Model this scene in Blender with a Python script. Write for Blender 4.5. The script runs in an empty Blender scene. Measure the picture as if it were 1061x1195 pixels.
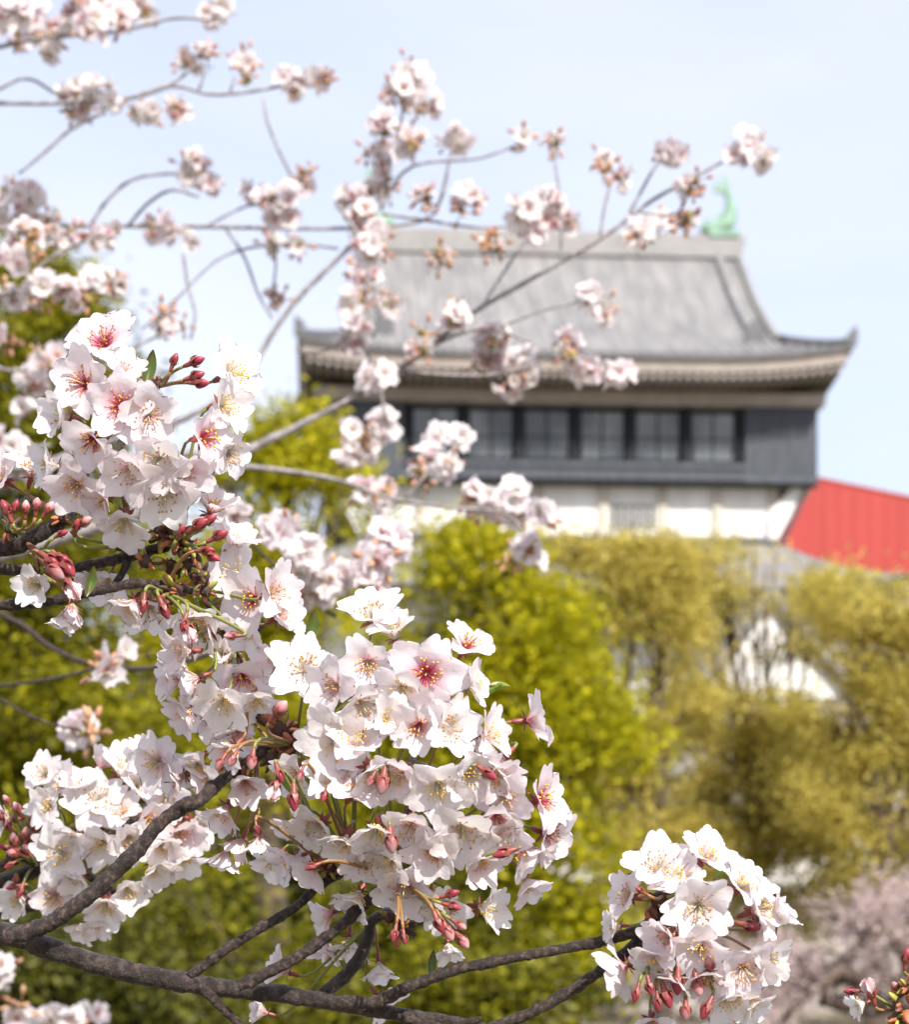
import bpy, math, random
from mathutils import Vector, Matrix, noise
R = math.radians
random.seed(11)
scene = bpy.context.scene
C = scene.collection
# ------------------------------------------------------------------ camera
F = 2495.0          # focal length in pixels of the 1061 px wide photograph
CX, YH, EYE = 530.5, 1120.0, 1.62
def at(px, py, Y):
    return Vector(((px-CX)/F*Y, Y, EYE+(YH-py)/F*Y))
cam = bpy.data.objects.new('camera', bpy.data.cameras.new('camera'))
C.objects.link(cam); scene.camera = cam
cam.location = (0, 0, EYE); cam.rotation_euler = (R(90), 0, 0)
cd = cam.data
cd.sensor_fit = 'HORIZONTAL'; cd.sensor_width = 36.0
cd.lens = 36.0*F/1061.0
cd.shift_y = (YH-597.5)/1061.0
cd.clip_start = 0.02; cd.clip_end = 5000
cd.dof.use_dof = True
cd.dof.focus_distance = 0.885
cd.dof.aperture_fstop = 21.5
# ------------------------------------------------------------------ sky, sun, exposure
SUN_EL, SUN_AZ = R(43), R(152)       # azimuth clockwise from +Y (away from camera)
world = bpy.data.worlds.new("World"); scene.world = world
world.use_nodes = True
wt = world.node_tree
for n in list(wt.nodes): wt.nodes.remove(n)
wo = wt.nodes.new('ShaderNodeOutputWorld'); bg = wt.nodes.new('ShaderNodeBackground')
sky = wt.nodes.new('ShaderNodeTexSky'); sky.sky_type = 'NISHITA'; sky.sun_disc = False
sky.sun_elevation = SUN_EL; sky.sun_rotation = SUN_AZ
sky.air_density = 1.0; sky.dust_density = 2.2; sky.ozone_density = 1.6
bg.inputs['Strength'].default_value = 0.13
tcw = wt.nodes.new('ShaderNodeTexCoord'); cn = wt.nodes.new('ShaderNodeTexNoise'); cn.inputs['Scale'].default_value = 3.0; cn.inputs['Detail'].default_value = 5
mpw = wt.nodes.new('ShaderNodeMapping'); mpw.inputs['Scale'].default_value = (1, 1, 3.5)
wt.links.new(tcw.outputs['Generated'], mpw.inputs[0]); wt.links.new(mpw.outputs[0], cn.inputs['Vector'])
mrw = wt.nodes.new('ShaderNodeMapRange'); mrw.inputs['From Min'].default_value = .3; mrw.inputs['From Max'].default_value = .7
mrw.inputs['To Min'].default_value = .55; mrw.inputs['To Max'].default_value = .80
wt.links.new(cn.outputs['Fac'], mrw.inputs['Value'])
veil = wt.nodes.new('ShaderNodeMix'); veil.data_type = 'RGBA'; veil.inputs[7].default_value = (4.85, 4.95, 5.65, 1)      # thin high cirrus over the blue
wt.links.new(mrw.outputs[0], veil.inputs[0]); wt.links.new(sky.outputs[0], veil.inputs[6])
wt.links.new(veil.outputs[2], bg.inputs[0]); wt.links.new(bg.outputs[0], wo.inputs[0])
sl = bpy.data.lights.new('sun', 'SUN'); so = bpy.data.objects.new('sun', sl); C.objects.link(so)
sl.energy = 4.2; sl.angle = R(0.5); sl.color = (1.0, 0.95, 0.87)
sv = Vector((math.sin(SUN_AZ)*math.cos(SUN_EL), math.cos(SUN_AZ)*math.cos(SUN_EL), math.sin(SUN_EL)))
so.rotation_euler = sv.to_track_quat('Z', 'Y').to_euler()
so.location = (5, -8, 40)
scene.view_settings.view_transform = 'Standard'
scene.view_settings.look = 'None'
scene.view_settings.exposure = 0.80
scene.view_settings.gamma = 1.0
scene.cycles.max_bounces = 10; scene.cycles.transmission_bounces = 8; scene.cycles.diffuse_bounces = 6

# ------------------------------------------------------------------ helpers
class MB:
    def __init__(s): s.v = []; s.f = []; s.m = []; s.a = []; s.has_a = False
    def add(s, vs, fs, mi=0, at_=None):
        o = len(s.v); s.v.extend(vs)
        s.f.extend([tuple(i+o for i in f) for f in fs]); s.m.extend([mi]*len(fs))
        if at_ is not None: s.has_a = True; s.a.extend(at_)
        else: s.a.extend([0.0]*len(vs))
    def box(s, a, b, mi=0):
        x0, y0, z0 = a; x1, y1, z1 = b
        vs = [(x0,y0,z0),(x1,y0,z0),(x1,y1,z0),(x0,y1,z0),(x0,y0,z1),(x1,y0,z1),(x1,y1,z1),(x0,y1,z1)]
        s.add(vs, [(0,3,2,1),(4,5,6,7),(0,1,5,4),(1,2,6,5),(2,3,7,6),(3,0,4,7)], mi)
    def prism(s, poly, y0, y1, mi=0):
        n = len(poly)
        vs = [(x, y0, z) for x, z in poly]+[(x, y1, z) for x, z in poly]
        s.add(vs, [tuple(range(n)), tuple(range(2*n-1, n-1, -1))]+[(i, n+i, n+(i+1) % n, (i+1) % n) for i in range(n)], mi)
    def tube(s, pts, rads, n=8, mi=0, disp=None, cap=True):
        pts = [Vector(p) for p in pts]; K = len(pts)
        vs = []; up = None
        for i in range(K):
            d = (pts[min(i+1, K-1)]-pts[max(i-1, 0)])
            if d.length < 1e-9: d = Vector((0, 0, 1))
            d.normalize()
            if up is None:
                up = Vector((0, 0, 1)) if abs(d.z) < .9 else Vector((1, 0, 0))
            u = (up-d*up.dot(d)); u.normalize(); w = d.cross(u); up = u
            for k in range(n):
                a = 2*math.pi*k/n
                q = u*math.cos(a)+w*math.sin(a)
                r = rads[i]
                if disp: r = r*(1+disp(pts[i]+q*r, i, a))
                vs.append(tuple(pts[i]+q*r))
        fs = [(i*n+k, i*n+(k+1) % n, (i+1)*n+(k+1) % n, (i+1)*n+k) for i in range(K-1) for k in range(n)]
        if cap:
            fs.append(tuple(range(n-1, -1, -1))); fs.append(tuple(range((K-1)*n, K*n)))
        s.add(vs, fs, mi)
    def ball(s, c, r, mi=0, seg=6, ring=4, M=None):
        c = Vector(c); vs = []; fs = []
        rr = r if hasattr(r, '__len__') else (r, r, r)
        for i in range(ring+1):
            th = math.pi*i/ring
            for k in range(seg):
                p = 2*math.pi*k/seg
                q = Vector((rr[0]*math.sin(th)*math.cos(p), rr[1]*math.sin(th)*math.sin(p), rr[2]*math.cos(th)))
                if M is not None: q = M @ q
                vs.append(tuple(c+q))
        for i in range(ring):
            for k in range(seg):
                fs.append((i*seg+k, (i+1)*seg+k, (i+1)*seg+(k+1) % seg, i*seg+(k+1) % seg))
        s.add(vs, fs, mi)
    def mesh(s, name, mats, smooth=True, off=None, inv=None):
        me = bpy.data.meshes.new(name)
        vs = s.v
        if off is not None: vs = [(x-off[0], y-off[1], z-off[2]) for x, y, z in vs]
        if inv is not None: vs = [tuple(inv @ Vector(p)) for p in vs]
        me.from_pydata(vs, [], s.f)
        for m in mats: me.materials.append(m)
        me.polygons.foreach_set('material_index', s.m)
        if smooth: me.polygons.foreach_set('use_smooth', [True]*len(s.f))
        if s.has_a:
            a = me.attributes.new('tone', 'FLOAT', 'POINT'); a.data.foreach_set('value', s.a)
        me.update()
        return me
    def build(s, name, mats, parent=None, smooth=True, off=None):
        """one mesh object; a child is written relative to its parent's origin"""
        o = parent.location if parent is not None else (off or None)
        ob = bpy.data.objects.new(name, s.mesh(name, mats if isinstance(mats, list) else [mats], smooth, o))
        C.objects.link(ob)
        if parent is not None: ob.parent = parent
        elif off is not None: ob.location = off
        return ob
def tag(o, label=None, cat=None, group=None, kind=None):
    if label: o['label'] = label
    if cat: o['category'] = cat
    if group: o['group'] = group
    if kind: o['kind'] = kind
    return o
def thing(name, loc, label, cat, group=None):
    o = bpy.data.objects.new(name, None); C.objects.link(o); o.location = loc
    o.empty_display_size = .05
    bpy.context.view_layer.update()
    return tag(o, label, cat, group)
def link(name, mesh, parent, M):
    o = bpy.data.objects.new(name, mesh); C.objects.link(o)
    o.parent = parent; o.matrix_local = M
    return o
def spline(pts, step):
    """Catmull-Rom through (Vector, radius) pairs"""
    out = []
    P = [pts[0]]+list(pts)+[pts[-1]]
    for i in range(1, len(P)-2):
        a, b, c, d = P[i-1], P[i], P[i+1], P[i+2]
        n = max(2, int((c[0]-b[0]).length/step))
        for k in range(n):
            t = k/n
            def cr(p0, p1, p2, p3): return (p1*2+(p2-p0)*t+(p0*2-p1*5+p2*4-p3)*t*t+(p1*3-p0-p2*3+p3)*t**3)*.5
            out.append((cr(a[0], b[0], c[0], d[0]), b[1]+(c[1]-b[1])*t))
    out.append(P[-2])
    return out
# ------------------------------------------------------------------ materials
def mat(name):
    m = bpy.data.materials.new(name); m.use_nodes = True
    nt = m.node_tree
    return m, nt, nt.nodes['Principled BSDF'], nt.nodes['Material Output']
def N(nt, t, **kw):
    n = nt.nodes.new(t)
    for k, v in kw.items():
        if k in n.inputs: n.inputs[k].default_value = v
        else: setattr(n, k, v)
    return n
def ramp(nt, stops):
    r = nt.nodes.new('ShaderNodeValToRGB'); e = r.color_ramp.elements
    while len(e) < len(stops): e.new(.5)
    for i, (p, c) in enumerate(stops): e[i].position = p; e[i].color = (*c, 1)
    return r
def noisy(name, c0, c1, scale, rough=.7, bump=0, bscale=None, detail=6, stretch=None, spec=None):
    m, nt, b, out = mat(name)
    tc = N(nt, 'ShaderNodeTexCoord'); src = tc.outputs['Object']
    if stretch:
        mp = N(nt, 'ShaderNodeMapping'); mp.inputs['Scale'].default_value = stretch
        nt.links.new(src, mp.inputs[0]); src = mp.outputs[0]
    nz = N(nt, 'ShaderNodeTexNoise', Scale=scale, Detail=detail, Roughness=.65)
    nt.links.new(src, nz.inputs['Vector'])
    r = ramp(nt, [(.32, c0), (.68, c1)])
    nt.links.new(nz.outputs['Fac'], r.inputs[0]); nt.links.new(r.outputs[0], b.inputs['Base Color'])
    b.inputs['Roughness'].default_value = rough
    if spec is not None: b.inputs['Specular IOR Level'].default_value = spec
    if bump:
        n2 = N(nt, 'ShaderNodeTexNoise', Scale=bscale or scale*3, Detail=8, Roughness=.7)
        nt.links.new(src, n2.inputs['Vector'])
        bp = N(nt, 'ShaderNodeBump', Strength=bump, Distance=1.0/(bscale or scale*3))
        nt.links.new(n2.outputs['Fac'], bp.inputs['Height']); nt.links.new(bp.outputs[0], b.inputs['Normal'])
    return m
def thin(name, stops, trans, rough=.55, island=.0, veins=False, spec=.25):
    """a thin living sheet: reflects and lets light through; colour runs along 'tone'"""
    m, nt, b, out = mat(name)
    a = N(nt, 'ShaderNodeAttribute', attribute_name='tone')
    r = ramp(nt, stops); nt.links.new(a.outputs['Fac'], r.inputs[0])
    col = r.outputs[0]
    if island:
        g = N(nt, 'ShaderNodeNewGeometry'); oi = N(nt, 'ShaderNodeObjectInfo')
        ad = N(nt, 'ShaderNodeMath', operation='ADD'); fr = N(nt, 'ShaderNodeMath', operation='FRACT')
        nt.links.new(g.outputs['Random Per Island'], ad.inputs[0]); nt.links.new(oi.outputs['Random'], ad.inputs[1]); nt.links.new(ad.outputs[0], fr.inputs[0])
        hs = N(nt, 'ShaderNodeHueSaturation')
        mr = N(nt, 'ShaderNodeMapRange'); mr.inputs['To Min'].default_value = 1-island; mr.inputs['To Max'].default_value = 1+island*.6
        nt.links.new(fr.outputs[0], mr.inputs['Value']); nt.links.new(mr.outputs[0], hs.inputs['Value'])
        nt.links.new(col, hs.inputs['Color']); col = hs.outputs[0]
    nt.links.new(col, b.inputs['Base Color']); b.inputs['Roughness'].default_value = rough
    b.inputs['Specular IOR Level'].default_value = spec
    if veins:
        tc = N(nt, 'ShaderNodeTexCoord')
        nz = N(nt, 'ShaderNodeTexNoise', Scale=7.0, Detail=5)
        nt.links.new(tc.outputs['Object'], nz.inputs['Vector'])
        bp = N(nt, 'ShaderNodeBump', Strength=.10, Distance=.02)
        nt.links.new(nz.outputs['Fac'], bp.inputs['Height']); nt.links.new(bp.outputs[0], b.inputs['Normal'])
    t = N(nt, 'ShaderNodeBsdfTranslucent'); nt.links.new(col, t.inputs['Color'])
    mx = N(nt, 'ShaderNodeMixShader'); mx.inputs[0].default_value = trans
    nt.links.new(b.outputs[0], mx.inputs[1]); nt.links.new(t.outputs[0], mx.inputs[2]); nt.links.new(mx.outputs[0], out.inputs['Surface'])
    return m
W1 = (.86, .815, .82)
M_PETAL = [thin('petal_white', [(0, (.72, .66, .42)), (.14, (.83, .77, .70)), (.35, W1), (.8, (.85, .805, .82)), (1, (.83, .76, .79))], .46, veins=True, island=.05),
           thin('petal_blush', [(0, (.62, .10, .16)), (.12, (.78, .42, .46)), (.3, (.85, .74, .77)), (.6, (.84, .785, .805)), (1, (.82, .72, .765))], .46, veins=True, island=.05),
           thin('petal_rose', [(0, (.55, .02, .10)), (.14, (.68, .13, .25)), (.33, (.83, .60, .67)), (.6, (.84, .77, .80)), (1, (.82, .71, .76))], .46, veins=True, island=.05)]
def plain(name, c, rough=.5, trans=0.0, var=.25, scale=120.0):
    if trans: return thin(name, [(0, c), (1, c)], trans, rough, island=var)
    return noisy(name, tuple(x*(1-var) for x in c), tuple(min(1, x*(1+var)) for x in c), scale, rough)
M_FIL_W = plain('filament_pale', (.80, .70, .62), .5, .3, .1)
M_FIL_R = plain('filament_rose', (.62, .13, .20), .5, .3, .1)
M_ANTH = plain('anther_yellow', (.78, .48, .06), .6)
M_ANTH_B = plain('anther_brown', (.50, .25, .05), .6)
M_PIST = plain('pistil_green', (.50, .50, .12), .5)
M_CALYX = plain('calyx_red', (.21, .05, .038), .45, .0, .35, 2.0)
M_STALK = plain('stalk_green', (.20, .21, .05), .45, .0, .35, 60)
M_STALK_R = plain('stalk_reddish', (.26, .14, .05), .45, .0, .35, 60)
M_BUD = thin('bud_pink', [(0, (.34, .07, .08)), (.45, (.48, .16, .17)), (.8, (.63, .33, .34)), (1, (.72, .46, .47))], .2, .4, island=.25)
M_BUDRED = thin('bud_crimson', [(0, (.17, .03, .03)), (.5, (.27, .035, .05)), (1, (.36, .06, .08))], .1, .35, island=.2)
M_BUDPALE = thin('bud_pale', [(0, (.60, .22, .25)), (.3, (.80, .62, .64)), (1, (.87, .82, .83))], .35, .4, island=.08)
M_SCALE = [plain('bud_scale_brown', (.16, .06, .035), .6, 0, .5, 200), plain('bud_scale_green', (.30, .28, .05), .55, 0, .4, 200),
           plain('bud_scale_orange', (.36, .12, .05), .55, 0, .4, 200), plain('bud_scale_dark', (.06, .028, .02), .7, 0, .4, 200)]
M_YLEAF = thin('young_leaf_green', [(0, (.22, .17, .04)), (.5, (.20, .30, .04)), (1, (.27, .30, .06))], .35, .35, island=.2, spec=.5)
M_YLEAFD = thin('young_leaf_dark', [(0, (.12, .09, .03)), (.5, (.07, .12, .02)), (1, (.12, .12, .03))], .2, .35, island=.2, spec=.5)
def bark(name, c0, c1, c2, scale, bump=.6, rough=.55):
    m, nt, b, out = mat(name)
    tc = N(nt, 'ShaderNodeTexCoord')
    nz = N(nt, 'ShaderNodeTexNoise', Scale=scale, Detail=9, Roughness=.7)
    nt.links.new(tc.outputs['Object'], nz.inputs['Vector'])
    r = ramp(nt, [(.36, c0), (.50, c1), (.64, c2)])
    nt.links.new(nz.outputs['Fac'], r.inputs[0])
    vo = N(nt, 'ShaderNodeTexVoronoi', Scale=scale*3.2); nt.links.new(tc.outputs['Object'], vo.inputs['Vector'])
    sp = ramp(nt, [(.10, (1, 1, 1)), (.26, (0, 0, 0))]); nt.links.new(vo.outputs['Distance'], sp.inputs[0])
    mx = N(nt, 'ShaderNodeMix', data_type='RGBA'); mx.inputs[7].default_value = (.20, .15, .12, 1)
    ml = N(nt, 'ShaderNodeMath', operation='MULTIPLY'); ml.inputs[1].default_value = .5
    nt.links.new(sp.outputs[0], ml.inputs[0]); nt.links.new(ml.outputs[0], mx.inputs[0]); nt.links.new(r.outputs[0], mx.inputs[6])
    nt.links.new(mx.outputs[2], b.inputs['Base Color'])
    b.inputs['Roughness'].default_value = rough
    n2 = N(nt, 'ShaderNodeTexNoise', Scale=scale*3, Detail=8, Roughness=.75); nt.links.new(tc.outputs['Object'], n2.inputs['Vector'])
    ad = N(nt, 'ShaderNodeMath', operation='ADD'); nt.links.new(n2.outputs['Fac'], ad.inputs[0]); nt.links.new(ml.outputs[0], ad.inputs[1])
    bp = N(nt, 'ShaderNodeBump', Strength=bump, Distance=.4/scale); nt.links.new(ad.outputs[0], bp.inputs['Height']); nt.links.new(bp.outputs[0], b.inputs['Normal'])
    return m
M_BARK = bark('cherry_bark', (.009, .0045, .0035), (.028, .016, .012), (.12, .08, .062), 430, 1.0)
M_BARKS = bark('cherry_bark_smooth', (.010, .006, .0045), (.027, .018, .014), (.085, .062, .052), 240, .8, .36)
M_BARKFAR = bark('cherry_bark_skywashed', (.13, .11, .11), (.24, .215, .215), (.36, .33, .33), 90, .3, .6)  # cherry bark paled and cooled, bright sky blurring over it put into the colour
M_TRUNK = noisy('trunk_bark', (.05, .035, .025), (.14, .10, .075), 3, .85, .6, 9, stretch=(1, 1, .25))

# ------------------------------------------------------------------ ground
SOIL = noisy('park_soil', (.10, .085, .05), (.20, .17, .10), .35, .95, .5, 4)
gm = MB(); G = 40
gx = [-3000, -1200, -500, -200]+[-120+10*i for i in range(25)]+[200, 500, 1200, 3000]
gy = [-2000, -600, -200, -60]+[-30+10*i for i in range(24)]+[260, 400, 900, 1800, 4000]
vs = []
for y in gy:
    for x in gx:
        vs.append((x, y, .25*noise.noise(Vector((x*.05, y*.05, 0))) if abs(x) < 130 and -40 < y < 210 else 0.0))
nx = len(gx)
gm.add(vs, [(j*nx+i, j*nx+i+1, (j+1)*nx+i+1, (j+1)*nx+i) for j in range(len(gy)-1) for i in range(nx-1)])
tag(gm.build('ground', SOIL), kind='structure')

# ------------------------------------------------------------------ castle keep
M_WHITE = noisy('white_plaster', (.66, .65, .63), (.81, .80, .785), .8, .8, .1, 12, stretch=(2.2, 2.2, .5))
M_BLACK = noisy('black_lacquered_boards', (.008, .009, .013), (.018, .022, .028), 1.2, .6, .1, 10, stretch=(6, 6, .6), spec=.2)
M_GREYB = noisy('grey_shutter_boards', (.034, .042, .058), (.075, .083, .105), 1.5, .55, .2, 10, stretch=(6, 6, .5))
M_BEIGE = noisy('weathered_beam', (.34, .29, .26), (.45, .395, .36), 1.5, .75, .15, 14)
M_POST = noisy('aged_post', (.42, .37, .31), (.56, .51, .45), 1.5, .8)
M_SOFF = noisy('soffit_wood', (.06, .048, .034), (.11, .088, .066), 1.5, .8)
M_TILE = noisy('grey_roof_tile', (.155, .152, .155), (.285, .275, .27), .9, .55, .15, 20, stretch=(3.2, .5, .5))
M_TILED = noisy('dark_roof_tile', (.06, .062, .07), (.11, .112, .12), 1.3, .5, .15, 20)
M_RIDGE = noisy('mortared_ridge_tile', (.20, .192, .19), (.27, .26, .257), 1.2, .6, .1, 20)
M_COPPER = noisy('green_copper', (.13, .24, .17), (.26, .40, .30), 2.5, .6, .2, 14)
M_GLASS, nt, b, o_ = mat('window_glass')
b.inputs['Base Color'].default_value = (.06, .075, .09, 1); b.inputs['Roughness'].default_value = .12; b.inputs['Specular IOR Level'].default_value = .6
tc = N(nt, 'ShaderNodeTexCoord'); nz = N(nt, 'ShaderNodeTexNoise', Scale=.55, Detail=3); nt.links.new(tc.outputs['Object'], nz.inputs['Vector'])
rr = ramp(nt, [(.38, (.04, .048, .055)), (.68, (.17, .185, .195))]); nt.links.new(nz.outputs['Fac'], rr.inputs[0]); nt.links.new(rr.outputs[0], b.inputs['Base Color'])
D = 70.0
KX = (662-CX)/F*D                     # the keep's centre line
def sx(px, Y=D): return (px-CX)/F*Y
def sz(py, Y=D): return EYE+(YH-py)/F*Y
keep = thing('castle_keep', (KX, D+7, 0), 'tall castle keep with grey hipped roof, dark windowed top storey and white walls', 'castle')
def part(name, mb, m, parent=None, smooth=False):
    if parent is None: return mb.build(name, m, keep, smooth)
    inv = Vector(keep.location)
    ob = bpy.data.objects.new(name, mb.mesh(name, m if isinstance(m, list) else [m], smooth, inv)); C.objects.link(ob); ob.parent = parent
    return ob
XL, XR = KX-(953-662)/F*D, KX+(953-662)/F*D
m = MB(); m.box((XL+.12, D+.55, sz(561)), (XR-.12, D+13.9, sz(440))); part('upper_wall', m, M_BLACK)
for s in (-1, 1):                               # boarded corner under the overhang
    xw = KX+s*(905-662)/F*(D+.65)
    m = MB(); q_ = [(xw-s*.22, sz(628, D+.65)), (xw+s*.06, sz(628, D+.65)), (xw+s*.95, sz(562, D)), (xw+s*.55, sz(562, D)), (xw-s*.22, sz(598, D+.65))]
    m.prism(q_, D+.42, D+.60); part('corner_bracket', m, M_WHITE)
posts = [471, 537, 602, 668, 733, 799, 864]
for i, p in enumerate(posts):
    m = MB(); m.box((sx(p)-.13, D+.12, sz(538)), (sx(p)+.13, D+.548, sz(471))); part('post', m, M_BLACK)
for i in range(6):
    a, c = sx(posts[i])+.132, sx(posts[i+1])-.132
    z0, z1 = sz(535), sz(474)
    m = MB(); t = .09
    m.box((a, D+.30, z0), (c, D+.40, z0+t)); m.box((a, D+.30, z1-t), (c, D+.40, z1))
    m.box((a, D+.30, z0+t), (a+t, D+.40, z1-t)); m.box((c-t, D+.30, z0+t), (c, D+.40, z1-t))
    for k in (1,): 
        xm = a+(c-a)*k/2; m.box((xm-.03, D+.32, z0+t), (xm+.03, D+.38, z1-t))
    zm = z0+(z1-z0)*.45
    m.box((a+t, D+.325, zm-.025), (c-t, D+.375, zm+.025))
    w = part('window', m, M_BLACK)
    g = MB(); g.box((a+t, D+.34, z0+t), (c-t, D+.36, z1-t)); part('pane', g, M_GLASS, w)
for s in (-1, 1):
    m = MB()
    xa, xb = (sx(864)+.13, XR) if s > 0 else (XL, sx(471)-.13)
    m.box((xa, D+.02, sz(556)), (xb, D+.548, sz(472)))
    n = 9
    for k in range(n+1):
        xx = xa+.03+(xb-xa-.06)*k/n; m.box((xx-.045, D-.03, sz(550)), (xx+.045, D+.018, sz(475)))
    m.box((xa-.04, D-.06, sz(560)), (xb+.04, D-.002, sz(551.5)))
    part('shutter_box', m, M_GREYB)
m = MB(); m.box((sx(471)-.10, D-.10, sz(545)), (sx(864)+.10, D+.50, sz(539))); m.box((sx(471)-.10, D-.02, sz(559)), (sx(864)+.10, D+.45, sz(545.5)))
for k in range(34):
    xx = sx(471)+(sx(864)-sx(471))*(k+.5)/34; m.box((xx-.03, D-.06, sz(557)), (xx+.03, D-.022, sz(546)))
part('balcony_ledge', m, M_GREYB)
m = MB(); m.box((XL-.05, D-.08, sz(560.6)-.04), (XR+.05, D+.6, sz(560.6))); part('floor_beam', m, M_BLACK)
m = MB(); m.box((XL-.25, D-.25, sz(469)), (XR+.25, D+.545, sz(457))); m.box((XL-.15, D-.20, sz(471.5)), (XR+.15, D+.545, sz(469.3))); part('beam', m, M_BEIGE)
# top roof -----------------------------------------------------
YR, YE = D+7.0, D-1.8
zr, ze = sz(296, YR), sz(412, YE)
RUN = YR-YE; RISE = zr-ze
GX = 6.92                                       # half length of the gabled part
EX = 8.86                                       # half length of the eave
T0 = 1-(EX-GX)/RUN
def prof(t): return zr-RISE*(1.32*t-.32*t*t)
def lift(x, t):
    q = max(0, (abs(x)-3.5)/(EX-3.5)); return .40*q**2.4*max(0, (t-.6)/.4)**1.5
def corrugate(c): return .10*max(0, math.cos(2*math.pi*c/.30))**.8 if math.cos(2*math.pi*c/.30) > 0 else 0
def slope_front(sgn):
    m = MB(); n = int(2*EX/.034)
    cols = []
    for i in range(n+1):
        x = -EX+2*EX*i/n
        t0 = 0 if abs(x) <= GX else max(T0, 1-(EX-abs(x))/RUN)
        col = []
        for k in range(13):
            t = t0+(1-t0)*k/12
            col.append((KX+x, YR-sgn*RUN*t, prof(t)+lift(x, t)+corrugate(x)))
        cols.append((t0, col))
    vs = [p for _, c in cols for p in c]; fs = []
    for i in range(n):
        if abs(cols[i][0]-cols[i+1][0]) > .3: continue
        for k in range(12): fs.append((i*13+k, i*13+k+1, (i+1)*13+k+1, (i+1)*13+k))
    m.add(vs, fs); return m
def slope_side(sgn):
    m = MB(); n = 420; W = RUN; vs = []
    for i in range(n+1):
        y = -W+2*W*i/n
        t0 = max(T0, abs(y)/RUN); t0 = min(t0, 1)
        for k in range(6):
            t = t0+(1-t0)*k/5
            x = EX-(1-t)*RUN
            vs.append((KX+sgn*x, YR+y, prof(t)+.4*max(0, (abs(y)-3.5)/(W-3.5))**2.4*max(0, (t-.6)/.4)**1.5+corrugate(y)))
    m.add(vs, [(i*6+k, i*6+k+1, (i+1)*6+k+1, (i+1)*6+k) for i in range(n) for k in range(5)]); return m
m = slope_front(1)
for q in (slope_front(-1), slope_side(1), slope_side(-1)):
    m.add(q.v, q.f)
roof = part('roof', m, M_TILE, smooth=True)
# eave edge, fascia, soffit
m = MB()
def eave_ring(off_in, dz, n=60):
    pts = []
    for (ax, ay), (bx, by) in (((-1, -1), (1, -1)), ((1, -1), (1, 1)), ((1, 1), (-1, 1)), ((-1, 1), (-1, -1))):
        for i in range(n):
            u = i/n; x = (ax+(bx-ax)*u)*(EX-off_in); y = (ay+(by-ay)*u)*(RUN-off_in)
            q = max(0, (max(abs(x) if ay == by else 0, abs(y)*EX/RUN if ax == bx else 0)-3.5)/(EX-3.5))
            pts.append((KX+x, YR+y, ze+.40*min(1, q*1.02)**2.4+dz))
    return pts
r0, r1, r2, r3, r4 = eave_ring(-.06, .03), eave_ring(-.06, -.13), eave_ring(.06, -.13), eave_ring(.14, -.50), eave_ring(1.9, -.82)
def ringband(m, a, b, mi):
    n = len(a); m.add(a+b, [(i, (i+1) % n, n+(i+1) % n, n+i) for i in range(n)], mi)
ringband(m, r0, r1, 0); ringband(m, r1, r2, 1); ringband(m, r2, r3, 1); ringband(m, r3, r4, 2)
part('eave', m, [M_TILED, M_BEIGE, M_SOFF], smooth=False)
m = MB()                                        # rafter ends under the front and side eaves
for k in range(60):
    x = -EX+.35+(2*EX-.7)*k/59; q = max(0, (abs(x)-3.5)/(EX-3.5)); dz = .4*q**2.4
    m.box((KX+x-.055, YE+.10, ze-.74+dz), (KX+x+.055, YE+1.2, ze-.58+dz))
part('rafter', m, M_BEIGE).__setitem__('kind', 'stuff')
m = MB()
m.box((KX-GX-.1, YR-.34, zr-.12), (KX+GX+.1, YR+.34, zr+.30)); m.box((KX-GX-.16, YR-.27, zr+.302), (KX+GX+.16, YR+.27, zr+.58))
m.tube([(KX-GX-.22, YR, zr+.64), (KX+GX+.22, YR, zr+.64)], [.19, .19], 10)
part('ridge', m, M_RIDGE)
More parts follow.
